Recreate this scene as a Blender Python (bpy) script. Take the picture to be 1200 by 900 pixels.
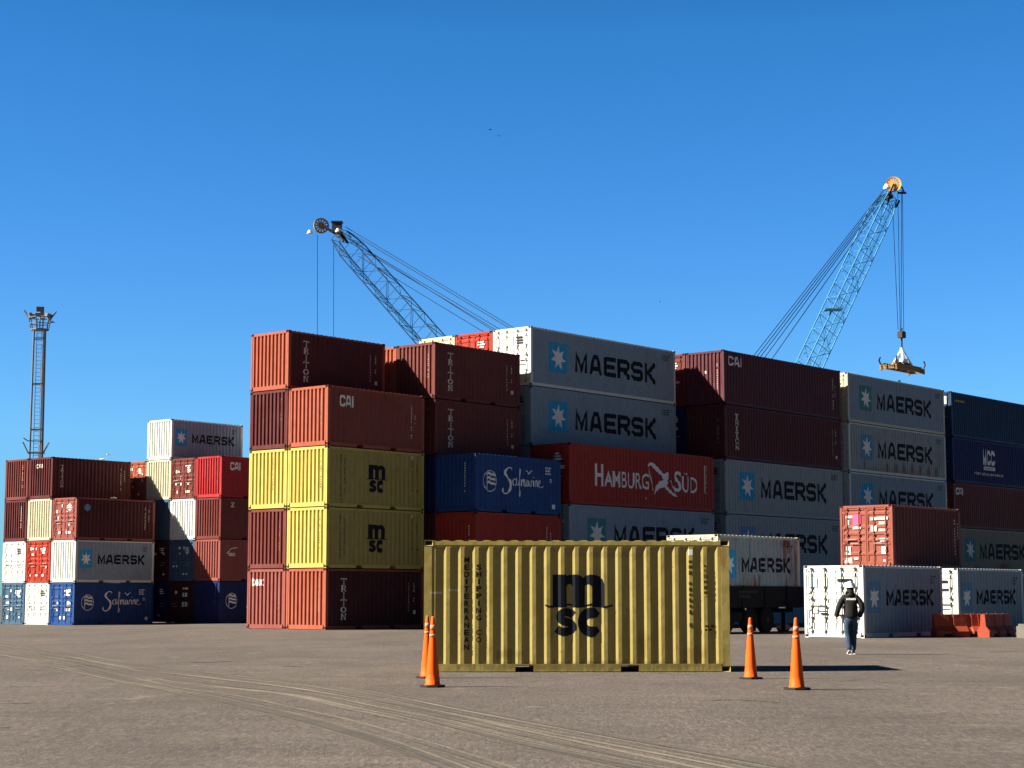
import bpy, bmesh, math, random
from mathutils import Vector, Matrix

# ------------------------------------------------------------------ clear
for o in list(bpy.data.objects):
    bpy.data.objects.remove(o, do_unlink=True)
SC = bpy.context.scene
COL = SC.collection
R = math.radians

# ------------------------------------------------------------------ camera
EYE = 1.4544
PITCH = 0.1151
F = 2141.0 / 1200.0
cd = bpy.data.cameras.new('camera')
cd.sensor_width = 36.0
cd.lens = F * 36.0
cd.clip_start = 0.1
cd.clip_end = 8000
cam = bpy.data.objects.new('camera', cd)
COL.objects.link(cam)
cam.location = (0, 0, EYE)
cam.rotation_euler = (math.pi / 2 + PITCH, 0, 0)
SC.camera = cam

# ------------------------------------------------------------------ sky, sun, exposure
SUN_EL = 35.2
SUN_AZ = 190.5          # direction towards the sun, measured from +X
w = bpy.data.worlds.new('World')
SC.world = w
w.use_nodes = True
nt = w.node_tree
nt.nodes.clear()
sky = nt.nodes.new('ShaderNodeTexSky')
sky.sky_type = 'NISHITA'
sky.sun_disc = False
sky.sun_elevation = R(SUN_EL)
sky.sun_rotation = R(90 - SUN_AZ)
sky.altitude = 0
sky.air_density = 1.0
sky.dust_density = 0.0
sky.ozone_density = 3.0
bg = nt.nodes.new('ShaderNodeBackground')
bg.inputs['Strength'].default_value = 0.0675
out = nt.nodes.new('ShaderNodeOutputWorld')
# tint by elevation: bright blue low down, overhead darkened to cut fill in shade
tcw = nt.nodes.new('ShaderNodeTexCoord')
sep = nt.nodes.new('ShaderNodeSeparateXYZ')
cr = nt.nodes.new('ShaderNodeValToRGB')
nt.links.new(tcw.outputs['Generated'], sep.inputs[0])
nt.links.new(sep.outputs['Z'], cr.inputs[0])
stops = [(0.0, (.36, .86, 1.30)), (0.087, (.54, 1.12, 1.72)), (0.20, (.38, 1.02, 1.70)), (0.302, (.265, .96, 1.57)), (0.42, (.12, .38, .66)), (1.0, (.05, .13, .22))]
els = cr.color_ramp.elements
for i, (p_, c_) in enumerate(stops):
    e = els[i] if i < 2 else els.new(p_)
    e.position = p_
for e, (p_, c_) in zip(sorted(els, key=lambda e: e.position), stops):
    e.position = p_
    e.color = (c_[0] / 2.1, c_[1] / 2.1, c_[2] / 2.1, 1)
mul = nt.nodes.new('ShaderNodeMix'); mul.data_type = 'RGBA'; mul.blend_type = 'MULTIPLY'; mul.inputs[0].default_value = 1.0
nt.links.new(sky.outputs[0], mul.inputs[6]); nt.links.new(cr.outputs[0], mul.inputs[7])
# sky dimmed outside the view, to the south, to cut fill on shaded walls
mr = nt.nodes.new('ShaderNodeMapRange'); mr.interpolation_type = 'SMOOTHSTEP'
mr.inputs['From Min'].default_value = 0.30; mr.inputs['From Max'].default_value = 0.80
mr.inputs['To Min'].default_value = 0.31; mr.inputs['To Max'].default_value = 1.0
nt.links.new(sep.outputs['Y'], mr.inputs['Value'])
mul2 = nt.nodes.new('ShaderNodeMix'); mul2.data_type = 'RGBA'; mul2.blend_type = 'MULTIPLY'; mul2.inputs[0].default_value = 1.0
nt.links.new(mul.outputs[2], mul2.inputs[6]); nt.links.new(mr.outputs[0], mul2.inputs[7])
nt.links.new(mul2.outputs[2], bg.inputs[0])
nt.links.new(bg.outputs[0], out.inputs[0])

sd = bpy.data.lights.new('sun', 'SUN')
sd.energy = 5.0
sd.angle = R(0.5)
sd.color = (1.0, 0.91, 0.77)
sun = bpy.data.objects.new('sun', sd)
COL.objects.link(sun)
to_sun = Vector((math.cos(R(SUN_AZ)) * math.cos(R(SUN_EL)), math.sin(R(SUN_AZ)) * math.cos(R(SUN_EL)), math.sin(R(SUN_EL))))
sun.rotation_euler = to_sun.to_track_quat('Z', 'Y').to_euler()
sun.location = (-60, 20, 60)

SC.view_settings.view_transform = 'Standard'
SC.view_settings.look = 'None'
SC.view_settings.gamma = 1.0
SC.view_settings.exposure = 1.55
SC.view_settings.use_curve_mapping = False

# ------------------------------------------------------------------ helpers
def at(x, y, Y):
    """world point at distance Y seen along the sight line of a measured picture point"""
    a = (x - 600) / 2141.0
    b = (450 - y) / 2141.0
    cp, sp = math.cos(PITCH), math.sin(PITCH)
    d = Vector((a, cp - b * sp, sp + b * cp))
    return Vector((0, 0, EYE)) + d * (Y / d.y)

def on_ground(x, y, z=0.0):
    a = (x - 600) / 2141.0
    b = (450 - y) / 2141.0
    cp, sp = math.cos(PITCH), math.sin(PITCH)
    d = Vector((a, cp - b * sp, sp + b * cp))
    p = Vector((0, 0, EYE)) + d * ((z - EYE) / d.z)
    return p.x, p.y

class MB:
    """collects verts and faces for ONE mesh"""
    def __init__(s):
        s.v = []; s.f = []; s.mi = []
    def add(s, vs, fs, m=0):
        n = len(s.v)
        s.v += [tuple(p) for p in vs]
        s.f += [tuple(i + n for i in f) for f in fs]
        s.mi += [m] * len(fs)
        return s
    def box(s, x0, x1, y0, y1, z0, z1, m=0):
        return s.add([(x0,y0,z0),(x1,y0,z0),(x1,y1,z0),(x0,y1,z0),(x0,y0,z1),(x1,y0,z1),(x1,y1,z1),(x0,y1,z1)],
                     [(0,3,2,1),(4,5,6,7),(0,1,5,4),(1,2,6,5),(2,3,7,6),(3,0,4,7)], m)
    def tube(s, a, b, r0, r1=None, n=6, m=0, caps=True):
        a = Vector(a); b = Vector(b)
        if r1 is None: r1 = r0
        d = (b - a).normalized()
        up = Vector((0,0,1)) if abs(d.z) < 0.9 else Vector((1,0,0))
        u = d.cross(up).normalized(); v = d.cross(u).normalized()
        vs = []
        for (p, r) in ((a, r0), (b, r1)):
            for k in range(n):
                t = 2 * math.pi * (k + .5) / n
                vs.append(p + u * (math.cos(t) * r) + v * (math.sin(t) * r))
        fs = [(k, (k+1) % n, n + (k+1) % n, n + k) for k in range(n)]
        if caps:
            fs += [tuple(range(n))[::-1], tuple(range(n, 2*n))]
        return s.add(vs, fs, m)
    def lathe(s, prof, n=24, c=(0,0,0), m=0, axis='z'):
        vs = []; fs = []
        for (r, z) in prof:
            for k in range(n):
                t = 2 * math.pi * k / n
                if axis == 'z': vs.append((c[0] + r*math.cos(t), c[1] + r*math.sin(t), c[2] + z))
                elif axis == 'y': vs.append((c[0] + r*math.cos(t), c[1] + z, c[2] + r*math.sin(t)))
                else: vs.append((c[0] + z, c[1] + r*math.cos(t), c[2] + r*math.sin(t)))
        for i in range(len(prof) - 1):
            for k in range(n):
                a = i*n + k; b = i*n + (k+1) % n
                fs.append((a, b, b + n, a + n))
        fs.append(tuple(range(n))[::-1]); fs.append(tuple(range((len(prof)-1)*n, len(prof)*n)))
        return s.add(vs, fs, m)
    def prism(s, poly, z0, z1, m=0, fn=None):
        """extrude a polygon given in 2D between z0 and z1; fn maps (a,b,c)->xyz"""
        fn = fn or (lambda a, b, c: (a, b, c))
        n = len(poly)
        vs = [fn(p[0], p[1], z0) for p in poly] + [fn(p[0], p[1], z1) for p in poly]
        fs = [tuple(range(n))[::-1], tuple(range(n, 2*n))] + [(k, (k+1) % n, n + (k+1) % n, n + k) for k in range(n)]
        return s.add(vs, fs, m)
    def mesh(s, name, smooth=False, recalc=True):
        me = bpy.data.meshes.new(name)
        me.from_pydata(s.v, [], s.f)
        for p, mi in zip(me.polygons, s.mi): p.material_index = mi
        if recalc:
            bm = bmesh.new(); bm.from_mesh(me)
            bmesh.ops.recalc_face_normals(bm, faces=bm.faces)
            bm.to_mesh(me); bm.free()
        if smooth:
            for p in me.polygons: p.use_smooth = True
        me.update()
        return me

def put(name, me, mats, parent=None, loc=None, rot=None):
    """link an object that uses mesh data me; materials sit on the object so data can be shared"""
    if not isinstance(mats, (list, tuple)): mats = [mats]
    while len(me.materials) < len(mats): me.materials.append(mats[len(me.materials)])
    o = bpy.data.objects.new(name, me)
    COL.objects.link(o)
    for i, m in enumerate(mats):
        o.material_slots[i].link = 'OBJECT'
        o.material_slots[i].material = m
    if parent: o.parent = parent
    if loc is not None: o.location = loc
    if rot is not None: o.rotation_euler = rot
    return o

def tag(o, label=None, cat=None, group=None, kind=None):
    if label: o['label'] = label
    if cat: o['category'] = cat
    if group: o['group'] = group
    if kind: o['kind'] = kind
    return o

def empty(name, loc, rz=0.0):
    o = bpy.data.objects.new(name, None)
    o.empty_display_size = 0.3
    COL.objects.link(o)
    o.location = loc
    o.rotation_euler = (0, 0, rz)
    return o

# ------------------------------------------------------------------ materials
def newmat(name):
    m = bpy.data.materials.new(name); m.use_nodes = True
    n = m.node_tree; b = n.nodes['Principled BSDF']
    return m, n, b

def simple(name, col, rough=0.6, metal=0.0, emit=None):
    m, n, b = newmat(name)
    b.inputs['Base Color'].default_value = (*col, 1)
    b.inputs['Roughness'].default_value = rough
    b.inputs['Metallic'].default_value = metal
    b.inputs['Specular IOR Level'].default_value = 0.2
    return m

def N(n, t, **kw):
    k = n.nodes.new(t)
    for a, v in kw.items():
        if a in ('operation', 'blend_type', 'data_type', 'noise_dimensions', 'feature', 'wave_type', 'bands_direction'): setattr(k, a, v)
        else: k.inputs[a].default_value = v
    return k

def mixc(n, fac, a, b, blend='MIX'):
    k = n.nodes.new('ShaderNodeMix'); k.data_type = 'RGBA'; k.blend_type = blend
    for sock, v in ((0, fac), (6, a), (7, b)):
        if hasattr(v, 'is_linked') or isinstance(v, bpy.types.NodeSocket): n.links.new(v, k.inputs[sock])
        elif isinstance(v, (int, float)): k.inputs[sock].default_value = v
        else: k.inputs[sock].default_value = (*v, 1) if len(v) == 3 else v
    return k.outputs[2]

def math2(n, op, a, b=0.0, clamp=False):
    k = n.nodes.new('ShaderNodeMath'); k.operation = op; k.use_clamp = clamp
    for i, v in enumerate((a, b)):
        if isinstance(v, bpy.types.NodeSocket): n.links.new(v, k.inputs[i])
        else: k.inputs[i].default_value = v
    return k.outputs[0]

def ramp(n, v, lo, hi):
    k = n.nodes.new('ShaderNodeMapRange')
    k.inputs['From Min'].default_value = lo; k.inputs['From Max'].default_value = hi
    n.links.new(v, k.inputs['Value'])
    return k.outputs['Result']

def coords(n, scale=(1,1,1), rnd=True):
    tc = n.nodes.new('ShaderNodeTexCoord')
    mp = n.nodes.new('ShaderNodeMapping')
    mp.inputs['Scale'].default_value = scale
    if rnd:
        oi = n.nodes.new('ShaderNodeObjectInfo')
        mm = math2(n, 'MULTIPLY', oi.outputs['Random'], 37.0)
        cx = n.nodes.new('ShaderNodeCombineXYZ')
        n.links.new(mm, cx.inputs[0]); n.links.new(mm, cx.inputs[2])
        n.links.new(cx.outputs[0], mp.inputs['Location'])
    n.links.new(tc.outputs['Object'], mp.inputs['Vector'])
    return mp.outputs[0]

def noise(n, vec, scale, detail=4, rough=0.55):
    k = n.nodes.new('ShaderNodeTexNoise')
    k.inputs['Scale'].default_value = scale; k.inputs['Detail'].default_value = detail; k.inputs['Roughness'].default_value = rough
    n.links.new(vec, k.inputs['Vector'])
    return k.outputs['Fac']

_paint = {}
def paint(name, col, rust=0.25, fade=0.35, rough=0.45, rustcol=(0.16, 0.055, 0.02), spots=()):
    """weathered container paint: faded patches, dirt, rust spots and runs"""
    key = (name, rust)
    if key in _paint: return _paint[key]
    m, n, b = newmat(name)
    v1 = coords(n)
    vs = coords(n, (6.0, 6.0, 0.45))
    big = ramp(n, noise(n, v1, 0.55, 5), 0.35, 0.68)
    lighter = tuple(min(1, c * 1.12 + 0.035) for c in col)
    darker = tuple(c * 0.72 for c in col)
    c = mixc(n, math2(n, 'MULTIPLY', big, fade), col, lighter)
    mid = ramp(n, noise(n, v1, 2.6, 6, 0.65), 0.48, 0.72)
    c = mixc(n, math2(n, 'MULTIPLY', mid, 0.55), c, darker)
    run = ramp(n, noise(n, vs, 1.3, 5, 0.6), 0.56 - rust * 0.12, 0.70)
    c = mixc(n, math2(n, 'MULTIPLY', run, 0.25 + 0.5 * rust), c, tuple(a * 0.55 + r_ * 0.30 for a, r_ in zip(col, rustcol)))
    spot = ramp(n, noise(n, v1, 7.0, 6, 0.7), 0.70 - rust * 0.14, 0.74 - rust * 0.12)
    patch = ramp(n, noise(n, v1, 0.8, 4, 0.6), 0.62 - rust * 0.16, 0.72)
    rm = math2(n, 'MAXIMUM', math2(n, 'MULTIPLY', spot, 0.8), math2(n, 'MULTIPLY', math2(n, 'MULTIPLY', run, patch), min(1.0, rust * 1.6)), True)
    c = mixc(n, rm, c, rustcol)
    if spots:
        tcs = n.nodes.new('ShaderNodeTexCoord'); sx = n.nodes.new('ShaderNodeSeparateXYZ')
        n.links.new(tcs.outputs['Object'], sx.inputs[0])
        rag = math2(n, 'MULTIPLY', math2(n, 'SUBTRACT', noise(n, vs, 2.5, 6, 0.7), 0.5), 3.2)
        rag2 = math2(n, 'MULTIPLY', math2(n, 'SUBTRACT', noise(n, v1, 5.0, 6, 0.7), 0.5), 2.0)
        for (px_, pz_, rx_, rz_, cc_, am_) in spots:
            dx = math2(n, 'DIVIDE', math2(n, 'SUBTRACT', sx.outputs['X'], px_), rx_)
            dz = math2(n, 'DIVIDE', math2(n, 'SUBTRACT', sx.outputs['Z'], pz_), rz_)
            d_ = math2(n, 'SQRT', math2(n, 'ADD', math2(n, 'MULTIPLY', dx, dx), math2(n, 'MULTIPLY', dz, dz)))
            d_ = math2(n, 'ADD', math2(n, 'ADD', d_, rag), rag2)
            k_ = n.nodes.new('ShaderNodeMapRange'); k_.inputs['From Min'].default_value = 1.15; k_.inputs['From Max'].default_value = 0.6
            n.links.new(d_, k_.inputs['Value'])
            c = mixc(n, math2(n, 'MULTIPLY', k_.outputs['Result'], am_), c, cc_)
    n.links.new(c, b.inputs['Base Color'])
    rr = math2(n, 'ADD', math2(n, 'MULTIPLY', big, 0.15), rough)
    n.links.new(rr, b.inputs['Roughness'])
    b.inputs['Specular IOR Level'].default_value = 0.12
    bp = n.nodes.new('ShaderNodeBump'); bp.inputs['Strength'].default_value = 0.5; bp.inputs['Distance'].default_value = 0.05
    n.links.new(noise(n, v1, 1.6, 3, 0.5), bp.inputs['Height'])
    n.links.new(bp.outputs[0], b.inputs['Normal'])
    _paint[key] = m
    return m

def worn(name, col, wear=0.45, under=(0.3, 0.3, 0.3), rough=0.6):
    """lettering paint with scuffs"""
    m, n, b = newmat(name)
    v = coords(n)
    k = ramp(n, noise(n, v, 6.0, 6, 0.7), 0.60 - wear * 0.1, 0.72)
    c = mixc(n, math2(n, 'MULTIPLY', k, wear), col, under)
    n.links.new(c, b.inputs['Base Color'])
    b.inputs['Roughness'].default_value = rough
    b.inputs['Specular IOR Level'].default_value = 0.15
    return m

C = {
 'shaded_rust': (0.215, 0.052, 0.036),  # shaded copy of the rust orange, for one side wall
 'sunlit_red': (0.250, 0.070, 0.050),  # sunlit copy of a red whose side wall is coloured darker
 'rust_orange': (0.3040, 0.0784, 0.0448),
 'brown_red': (0.1330, 0.0319, 0.0274),
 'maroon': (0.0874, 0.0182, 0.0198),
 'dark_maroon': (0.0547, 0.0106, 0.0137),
 'purple_red': (0.0874, 0.0228, 0.0304),
 'bright_red': (0.3420, 0.0213, 0.0258),
 'scarlet': (0.3192, 0.0304, 0.0167),
 'pink_red': (0.2280, 0.0646, 0.0532),
 'yellow': (0.4800, 0.4000, 0.1000),
 'olive_yellow': (0.3496, 0.2812, 0.0836),  # also the shaded copy of yellow on the stacked side walls
 'grey': (0.225, 0.305, 0.372),
 'pale_grey': (0.280, 0.330, 0.350),
 'cream': (0.5400, 0.5130, 0.3780),
 'beige': (0.2584, 0.2356, 0.1824),
 'white': (0.600, 0.630, 0.605),
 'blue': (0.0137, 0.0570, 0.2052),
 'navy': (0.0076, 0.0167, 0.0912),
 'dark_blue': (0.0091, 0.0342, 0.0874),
 'steel_blue': (0.0456, 0.0988, 0.1672),
}
M = {}
def P(k, rust=0.25):
    return paint(k + '_paint', C[k], rust)

M['casting'] = paint('casting_steel', (0.10, 0.075, 0.06), 0.6)
M['dark'] = simple('hole_shade', (0.012, 0.012, 0.013), 0.9)  # near black stands in for shade inside holes and slots
M['seal'] = simple('black_rubber', (0.02, 0.02, 0.022), 0.8)
M['steel'] = paint('dull_steel', (0.26, 0.25, 0.23), 0.4)
M['rod_dark'] = simple('dark_steel', (0.05, 0.048, 0.045), 0.55, 0.3)
M['black_ink'] = worn('black_lettering', (0.006, 0.008, 0.014), 0.12, (0.12, 0.12, 0.13))
M['msc_ink'] = worn('black_logo_paint', (0.005, 0.007, 0.012), 0.05, (0.1, 0.09, 0.03), 0.5)
M['white_ink'] = worn('white_lettering', (0.80, 0.80, 0.77), 0.3, (0.45, 0.38, 0.36))
M['cream_ink'] = worn('cream_lettering', (0.66, 0.62, 0.52), 0.55, (0.35, 0.12, 0.08))
M['sky_blue_ink'] = worn('light_blue_emblem', (0.035, 0.33, 0.60), 0.2, (0.2, 0.4, 0.5))
M['teal_ink'] = worn('teal_emblem', (0.06, 0.24, 0.26), 0.5, (0.3, 0.36, 0.36))
M['faded_blue_ink'] = worn('faded_blue_emblem', (0.11, 0.27, 0.44), 0.5, (0.32, 0.36, 0.38))
M['pale_blue'] = worn('pale_blue_sticker', (0.42, 0.70, 0.78), 0.2, (0.6, 0.7, 0.7))
M['pink_ink'] = worn('pink_placard', (0.72, 0.10, 0.24), 0.2, (0.6, 0.4, 0.4))
M['placard'] = worn('white_placard', (0.78, 0.76, 0.68), 0.4, (0.45, 0.35, 0.25))
M['yellow_ink'] = worn('yellow_marks', (0.55, 0.42, 0.06), 0.3, (0.2, 0.2, 0.1))
M['flag_red'] = worn('flag_red', (0.40, 0.12, 0.10), 0.3, (0.3, 0.3, 0.3))

# ------------------------------------------------------------------ the setting: the yard ground
THETA = R(49.862)
LX, LY = math.cos(THETA), math.sin(THETA)
def yard(l, n):
    """yard grid: l runs along the containers, n runs across the rows, towards the open ground"""
    return l * LX + n * LY, l * LY - n * LX

ctrl = [(-1.7, 36.8, -0.048), (4.4, 36.8, -0.05), (1, 36.3, -0.05), (1, 38.5, -0.05), (-8, 78, 0.0), (12.5, 65.4, -0.06), (18, 74, -0.04), (8, 71, -0.05),
        (-30, 113, -0.37), (-26, 120, -0.37), (-22, 113, -0.35), (-18, 114, -0.28), (-14, 120, -0.27), (0, 90, -0.05),
        (6, 98, -0.06), (20, 115, -0.08), (0, 8, 0.0), (-20, 20, 0.0), (20, 20, 0.0), (-40, 60, -0.08), (45, 60, 0), (40, 138, -0.05),
        (-60, 130, -0.38), (0, 150, -0.05), (0, 29, 0.0), (8, 45, 0.0)]
def gz(x, y):
    sw = sv = 0.0
    for (a, b, z) in ctrl:
        d2 = (x - a) ** 2 + (y - b) ** 2 + 6.0
        k = 1.0 / (d2 * d2)
        sw += k; sv += k * z
    far = max(abs(x) - 70, abs(y - 80) - 90, 0)
    return sv / sw * max(0.0, 1 - far / 60.0)

def axis_samples(segs):
    out = []
    for (a, b, st) in segs:
        k = max(1, int(round((b - a) / st)))
        out += [a + (b - a) * i / k for i in range(k)]
    out.append(segs[-1][1])
    return out
gx = axis_samples([(-3000, -600, 800), (-600, -150, 90), (-150, -60, 10), (-60, 60, 1.5), (60, 150, 10), (150, 600, 90), (600, 3000, 800)])
gy = axis_samples([(-600, -60, 180), (-60, 0, 10), (0, 150, 1.5), (150, 240, 10), (240, 900, 110), (900, 5000, 1000)])
gm = MB()
vs = [(x, y, gz(x, y)) for y in gy for x in gx]
nx = len(gx)
fs = [(j*nx+i, j*nx+i+1, (j+1)*nx+i+1, (j+1)*nx+i) for j in range(len(gy)-1) for i in range(nx-1)]
gm.add(vs, fs)

def asphalt():
    m, n, b = newmat('worn_asphalt')
    v = coords(n, rnd=False)
    vx = coords(n, (0.16, 1.0, 1.0), rnd=False)
    base = mixc(n, ramp(n, noise(n, v, 0.09, 5, 0.6), 0.35, 0.65), (0.097, 0.082, 0.074), (0.125, 0.104, 0.092))
    c = mixc(n, math2(n, 'MULTIPLY', ramp(n, noise(n, v, 0.55, 6, 0.65), 0.45, 0.7), 0.45), base, (0.078, 0.064, 0.059))
    tcn = n.nodes.new('ShaderNodeTexCoord'); wob = n.nodes.new('ShaderNodeMapping')
    wob.inputs['Rotation'].default_value = (0, 0, 0.45); wob.inputs['Scale'].default_value = (0.22, 1.3, 1.0)
    n.links.new(tcn.outputs['Object'], wob.inputs['Vector'])
    arcs = ramp(n, noise(n, wob.outputs[0], 0.9, 7, 0.75), 0.50, 0.66)
    c = mixc(n, math2(n, 'MULTIPLY', arcs, 0.75), c, (0.149, 0.125, 0.108))
    blot = ramp(n, noise(n, v, 1.9, 6, 0.75), 0.52, 0.66)
    c = mixc(n, math2(n, 'MULTIPLY', blot, 0.6), c, (0.063, 0.053, 0.048))
    sc = ramp(n, noise(n, vx, 0.7, 6, 0.7), 0.54, 0.64)
    c = mixc(n, math2(n, 'MULTIPLY', sc, 0.40), c, (0.054, 0.045, 0.042))
    vl = coords(n, (0.05, 0.9, 1.0), rnd=False)
    pl = ramp(n, noise(n, vl, 1.1, 4, 0.6), 0.60, 0.66)
    c = mixc(n, math2(n, 'MULTIPLY', pl, 0.28), c, (0.146, 0.123, 0.110))
    g1 = noise(n, v, 45.0, 3, 0.8)
    c = mixc(n, ramp(n, g1, 0.52, 0.70), c, (0.171, 0.145, 0.130))
    c = mixc(n, math2(n, 'MULTIPLY', ramp(n, noise(n, v, 26.0, 3, 0.8), 0.54, 0.70), 0.8), c, (0.041, 0.034, 0.031))
    g3 = noise(n, v, 6.0, 5, 0.8)
    c = mixc(n, math2(n, 'MULTIPLY', ramp(n, g3, 0.5, 0.75), 0.35), c, (0.051, 0.043, 0.041))
    g4 = noise(n, v, 14.0, 4, 0.9)
    c = mixc(n, math2(n, 'MULTIPLY', ramp(n, g4, 0.54, 0.66), 0.75), c, (0.058, 0.050, 0.045))
    c = mixc(n, math2(n, 'MULTIPLY', ramp(n, noise(n, v, 19.0, 4, 0.9), 0.56, 0.66), 0.75), c, (0.194, 0.166, 0.147))
    vy = coords(n, (1.0, 0.16, 1.0), rnd=False)
    g5 = noise(n, vy, 22.0, 3, 0.85)
    c = mixc(n, ramp(n, g5, 0.50, 0.62), c, mixc(n, 0.38, c, (0.257, 0.219, 0.184)))
    g6 = noise(n, vy, 16.0, 3, 0.85)
    c = mixc(n, ramp(n, g6, 0.54, 0.62), c, mixc(n, 0.42, c, (0.038, 0.032, 0.027)))
    vm = coords(n, (1.0, 0.4, 1.0), rnd=False)
    wear = ramp(n, noise(n, vm, 0.35, 7, 0.7), 0.44, 0.60)
    c = mixc(n, math2(n, 'MULTIPLY', wear, 0.38), c, (0.063, 0.056, 0.050))
    chalk = ramp(n, noise(n, vm, 0.8, 8, 0.75), 0.60, 0.66)
    c = mixc(n, math2(n, 'MULTIPLY', chalk, 0.35), c, (0.252, 0.219, 0.184))
    n.links.new(c, b.inputs['Base Color'])
    b.inputs['Roughness'].default_value = 0.92
    b.inputs['Specular IOR Level'].default_value = 0.2
    bp = n.nodes.new('ShaderNodeBump'); bp.inputs['Strength'].default_value = 0.9; bp.inputs['Distance'].default_value = 0.03
    h = math2(n, 'ADD', math2(n, 'MULTIPLY', g1, 0.5), math2(n, 'MULTIPLY', g3, 1.0))
    n.links.new(h, bp.inputs['Height'])
    n.links.new(bp.outputs[0], b.inputs['Normal'])
    return m
M['asphalt'] = asphalt()
tag(put('ground', gm.mesh('ground', smooth=True, recalc=False), M['asphalt']), kind='structure')

# dusty wheel tracks pressed over the yard: low irregular ridges of sand, one sheet
def dust():
    m, n, b = newmat('dust_track')
    uv = n.nodes.new('ShaderNodeUVMap'); uv.uv_map = 'strip'
    mp = n.nodes.new('ShaderNodeMapping'); mp.inputs['Scale'].default_value = (9.0, 0.07, 1.0)
    n.links.new(uv.outputs[0], mp.inputs['Vector'])
    v = coords(n, rnd=False)
    streak = noise(n, mp.outputs[0], 1.0, 4, 0.55)
    fine = noise(n, v, 9.0, 5, 0.8)
    c = mixc(n, ramp(n, streak, 0.42, 0.56), (0.088, 0.078, 0.068), (0.235, 0.200, 0.150))
    c = mixc(n, math2(n, 'MULTIPLY', ramp(n, fine, 0.5, 0.7), 0.5), c, (0.085, 0.074, 0.064))
    n.links.new(c, b.inputs['Base Color'])
    b.inputs['Roughness'].default_value = 0.95
    bp = n.nodes.new('ShaderNodeBump'); bp.inputs['Strength'].default_value = 0.6; bp.inputs['Distance'].default_value = 0.03
    n.links.new(streak, bp.inputs['Height']); n.links.new(bp.outputs[0], b.inputs['Normal'])
    tr = n.nodes.new('ShaderNodeBsdfTransparent')
    mx = n.nodes.new('ShaderNodeMixShader')
    at_ = n.nodes.new('ShaderNodeAttribute'); at_.attribute_name = 'edge'
    k = math2(n, 'ABSOLUTE', math2(n, 'SUBTRACT', streak, 0.5))
    k = ramp(n, math2(n, 'ADD', k, math2(n, 'MULTIPLY', fine, 0.10)), 0.06, 0.16)
    k = math2(n, 'MULTIPLY', k, math2(n, 'SUBTRACT', 1.0, at_.outputs['Fac']), True)
    k = math2(n, 'MULTIPLY', k, math2(n, 'ADD', math2(n, 'MULTIPLY', ramp(n, noise(n, v, 0.6, 4, 0.7), 0.35, 0.65), 0.45), 0.45))
    n.links.new(k, mx.inputs[0])
    n.links.new(tr.outputs[0], mx.inputs[1]); n.links.new(b.outputs[0], mx.inputs[2])
    n.links.new(mx.outputs[0], n.nodes['Material Output'].inputs['Surface'])
    return m
M['dust'] = dust()

def catmull(pts, k=8):
    out = []
    P_ = [pts[0]] + list(pts) + [pts[-1]]
    for i in range(1, len(P_) - 2):
        p0, p1, p2, p3 = P_[i-1], P_[i], P_[i+1], P_[i+2]
        for j in range(k):
            t = j / k
            out.append(tuple(0.5 * ((2*p1[a]) + (-p0[a]+p2[a])*t + (2*p0[a]-5*p1[a]+4*p2[a]-p3[a])*t*t + (-p0[a]+3*p1[a]-3*p2[a]+p3[a])*t**3) for a in range(2)))
    out.append(tuple(pts[-1]))
    return out

def ground_strip(polylines, name, mat, seed=1, lift=0.004, hump=0.012):
    rnd = random.Random(seed)
    mb = MB(); edge = []; uvs = []
    for k_, (pts, wd) in enumerate(polylines):
        run = 0.0
        P2 = catmull([on_ground(*p) for p in pts], 14)
        ph = rnd.random() * 6
        n0 = len(mb.v)
        for i, p in enumerate(P2):
            a = P2[max(i-1, 0)]; b_ = P2[min(i+1, len(P2)-1)]
            t = Vector((b_[0]-a[0], b_[1]-a[1])).normalized(); nn = Vector((-t.y, t.x))
            if i: run += math.dist(p, P2[i-1])
            hw = wd * (0.5 + 0.03 * math.sin(i*0.9+ph))
            jit = 0.0
            for s_, hh, e_ in ((-1, 0, 1), (-0.45, hump, 0.0), (0.0, hump*0.4, 0.0), (0.45, hump, 0.0), (1, 0, 1)):
                x = p[0] + nn.x * (hw * s_ + jit); y = p[1] + nn.y * (hw * s_ + jit)
                mb.v.append((x, y, gz(x, y) + lift + 0.0012 * k_ + hh * (0.7 + 0.6 * rnd.random())))
                edge.append(e_); uvs.append((hw * s_ + 3.7 * k_, run))
        for i in range(len(P2) - 1):
            for j in range(4):
                q = n0 + i*5 + j
                mb.f.append((q, q+1, q+6, q+5)); mb.mi.append(0)
    me = mb.mesh(name, recalc=False)
    at_ = me.attributes.new('edge', 'FLOAT', 'POINT')
    for i, e_ in enumerate(edge): at_.data[i].value = e_
    ul = me.uv_layers.new(name='strip')
    for lp in me.loops: ul.data[lp.index].uv = uvs[lp.vertex_index]
    for p in me.polygons:
        p.use_smooth = True
    bm = bmesh.new(); bm.from_mesh(me)
    for f_ in bm.faces:
        if f_.normal.z < 0: f_.normal_flip()
    bm.to_mesh(me); bm.free()
    o = put(name, me, mat)
    return o
tracks = [
 ([(-60,747),(0,754),(75,764),(150,777),(225,784),(300,794),(375,804),(450,817),(525,832),(600,846),(700,865),(800,884),(875,899),(960,915)], 1.0),
 ([(-60,757),(0,764.5),(75,777),(150,794.5),(200,807),(250,814),(325,829.5),(400,847),(475,869.5),(550,894),(600,912)], 0.75),
 ([(30,764),(100,774),(175,789),(250,802),(350,814),(425,829),(500,844),(600,868),(700,888),(800,908)], 0.85),
 ([(60,777),(150,797),(250,819),(350,841),(430,863),(500,888),(560,912)], 0.45),
 ([(200,786),(300,799),(400,815),(500,834),(600,856),(700,878),(790,898),(850,912)], 0.45),
]
tag(ground_strip(tracks, 'wheel_tracks', M['dust'], 3, hump=0.004), kind='structure')

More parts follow.
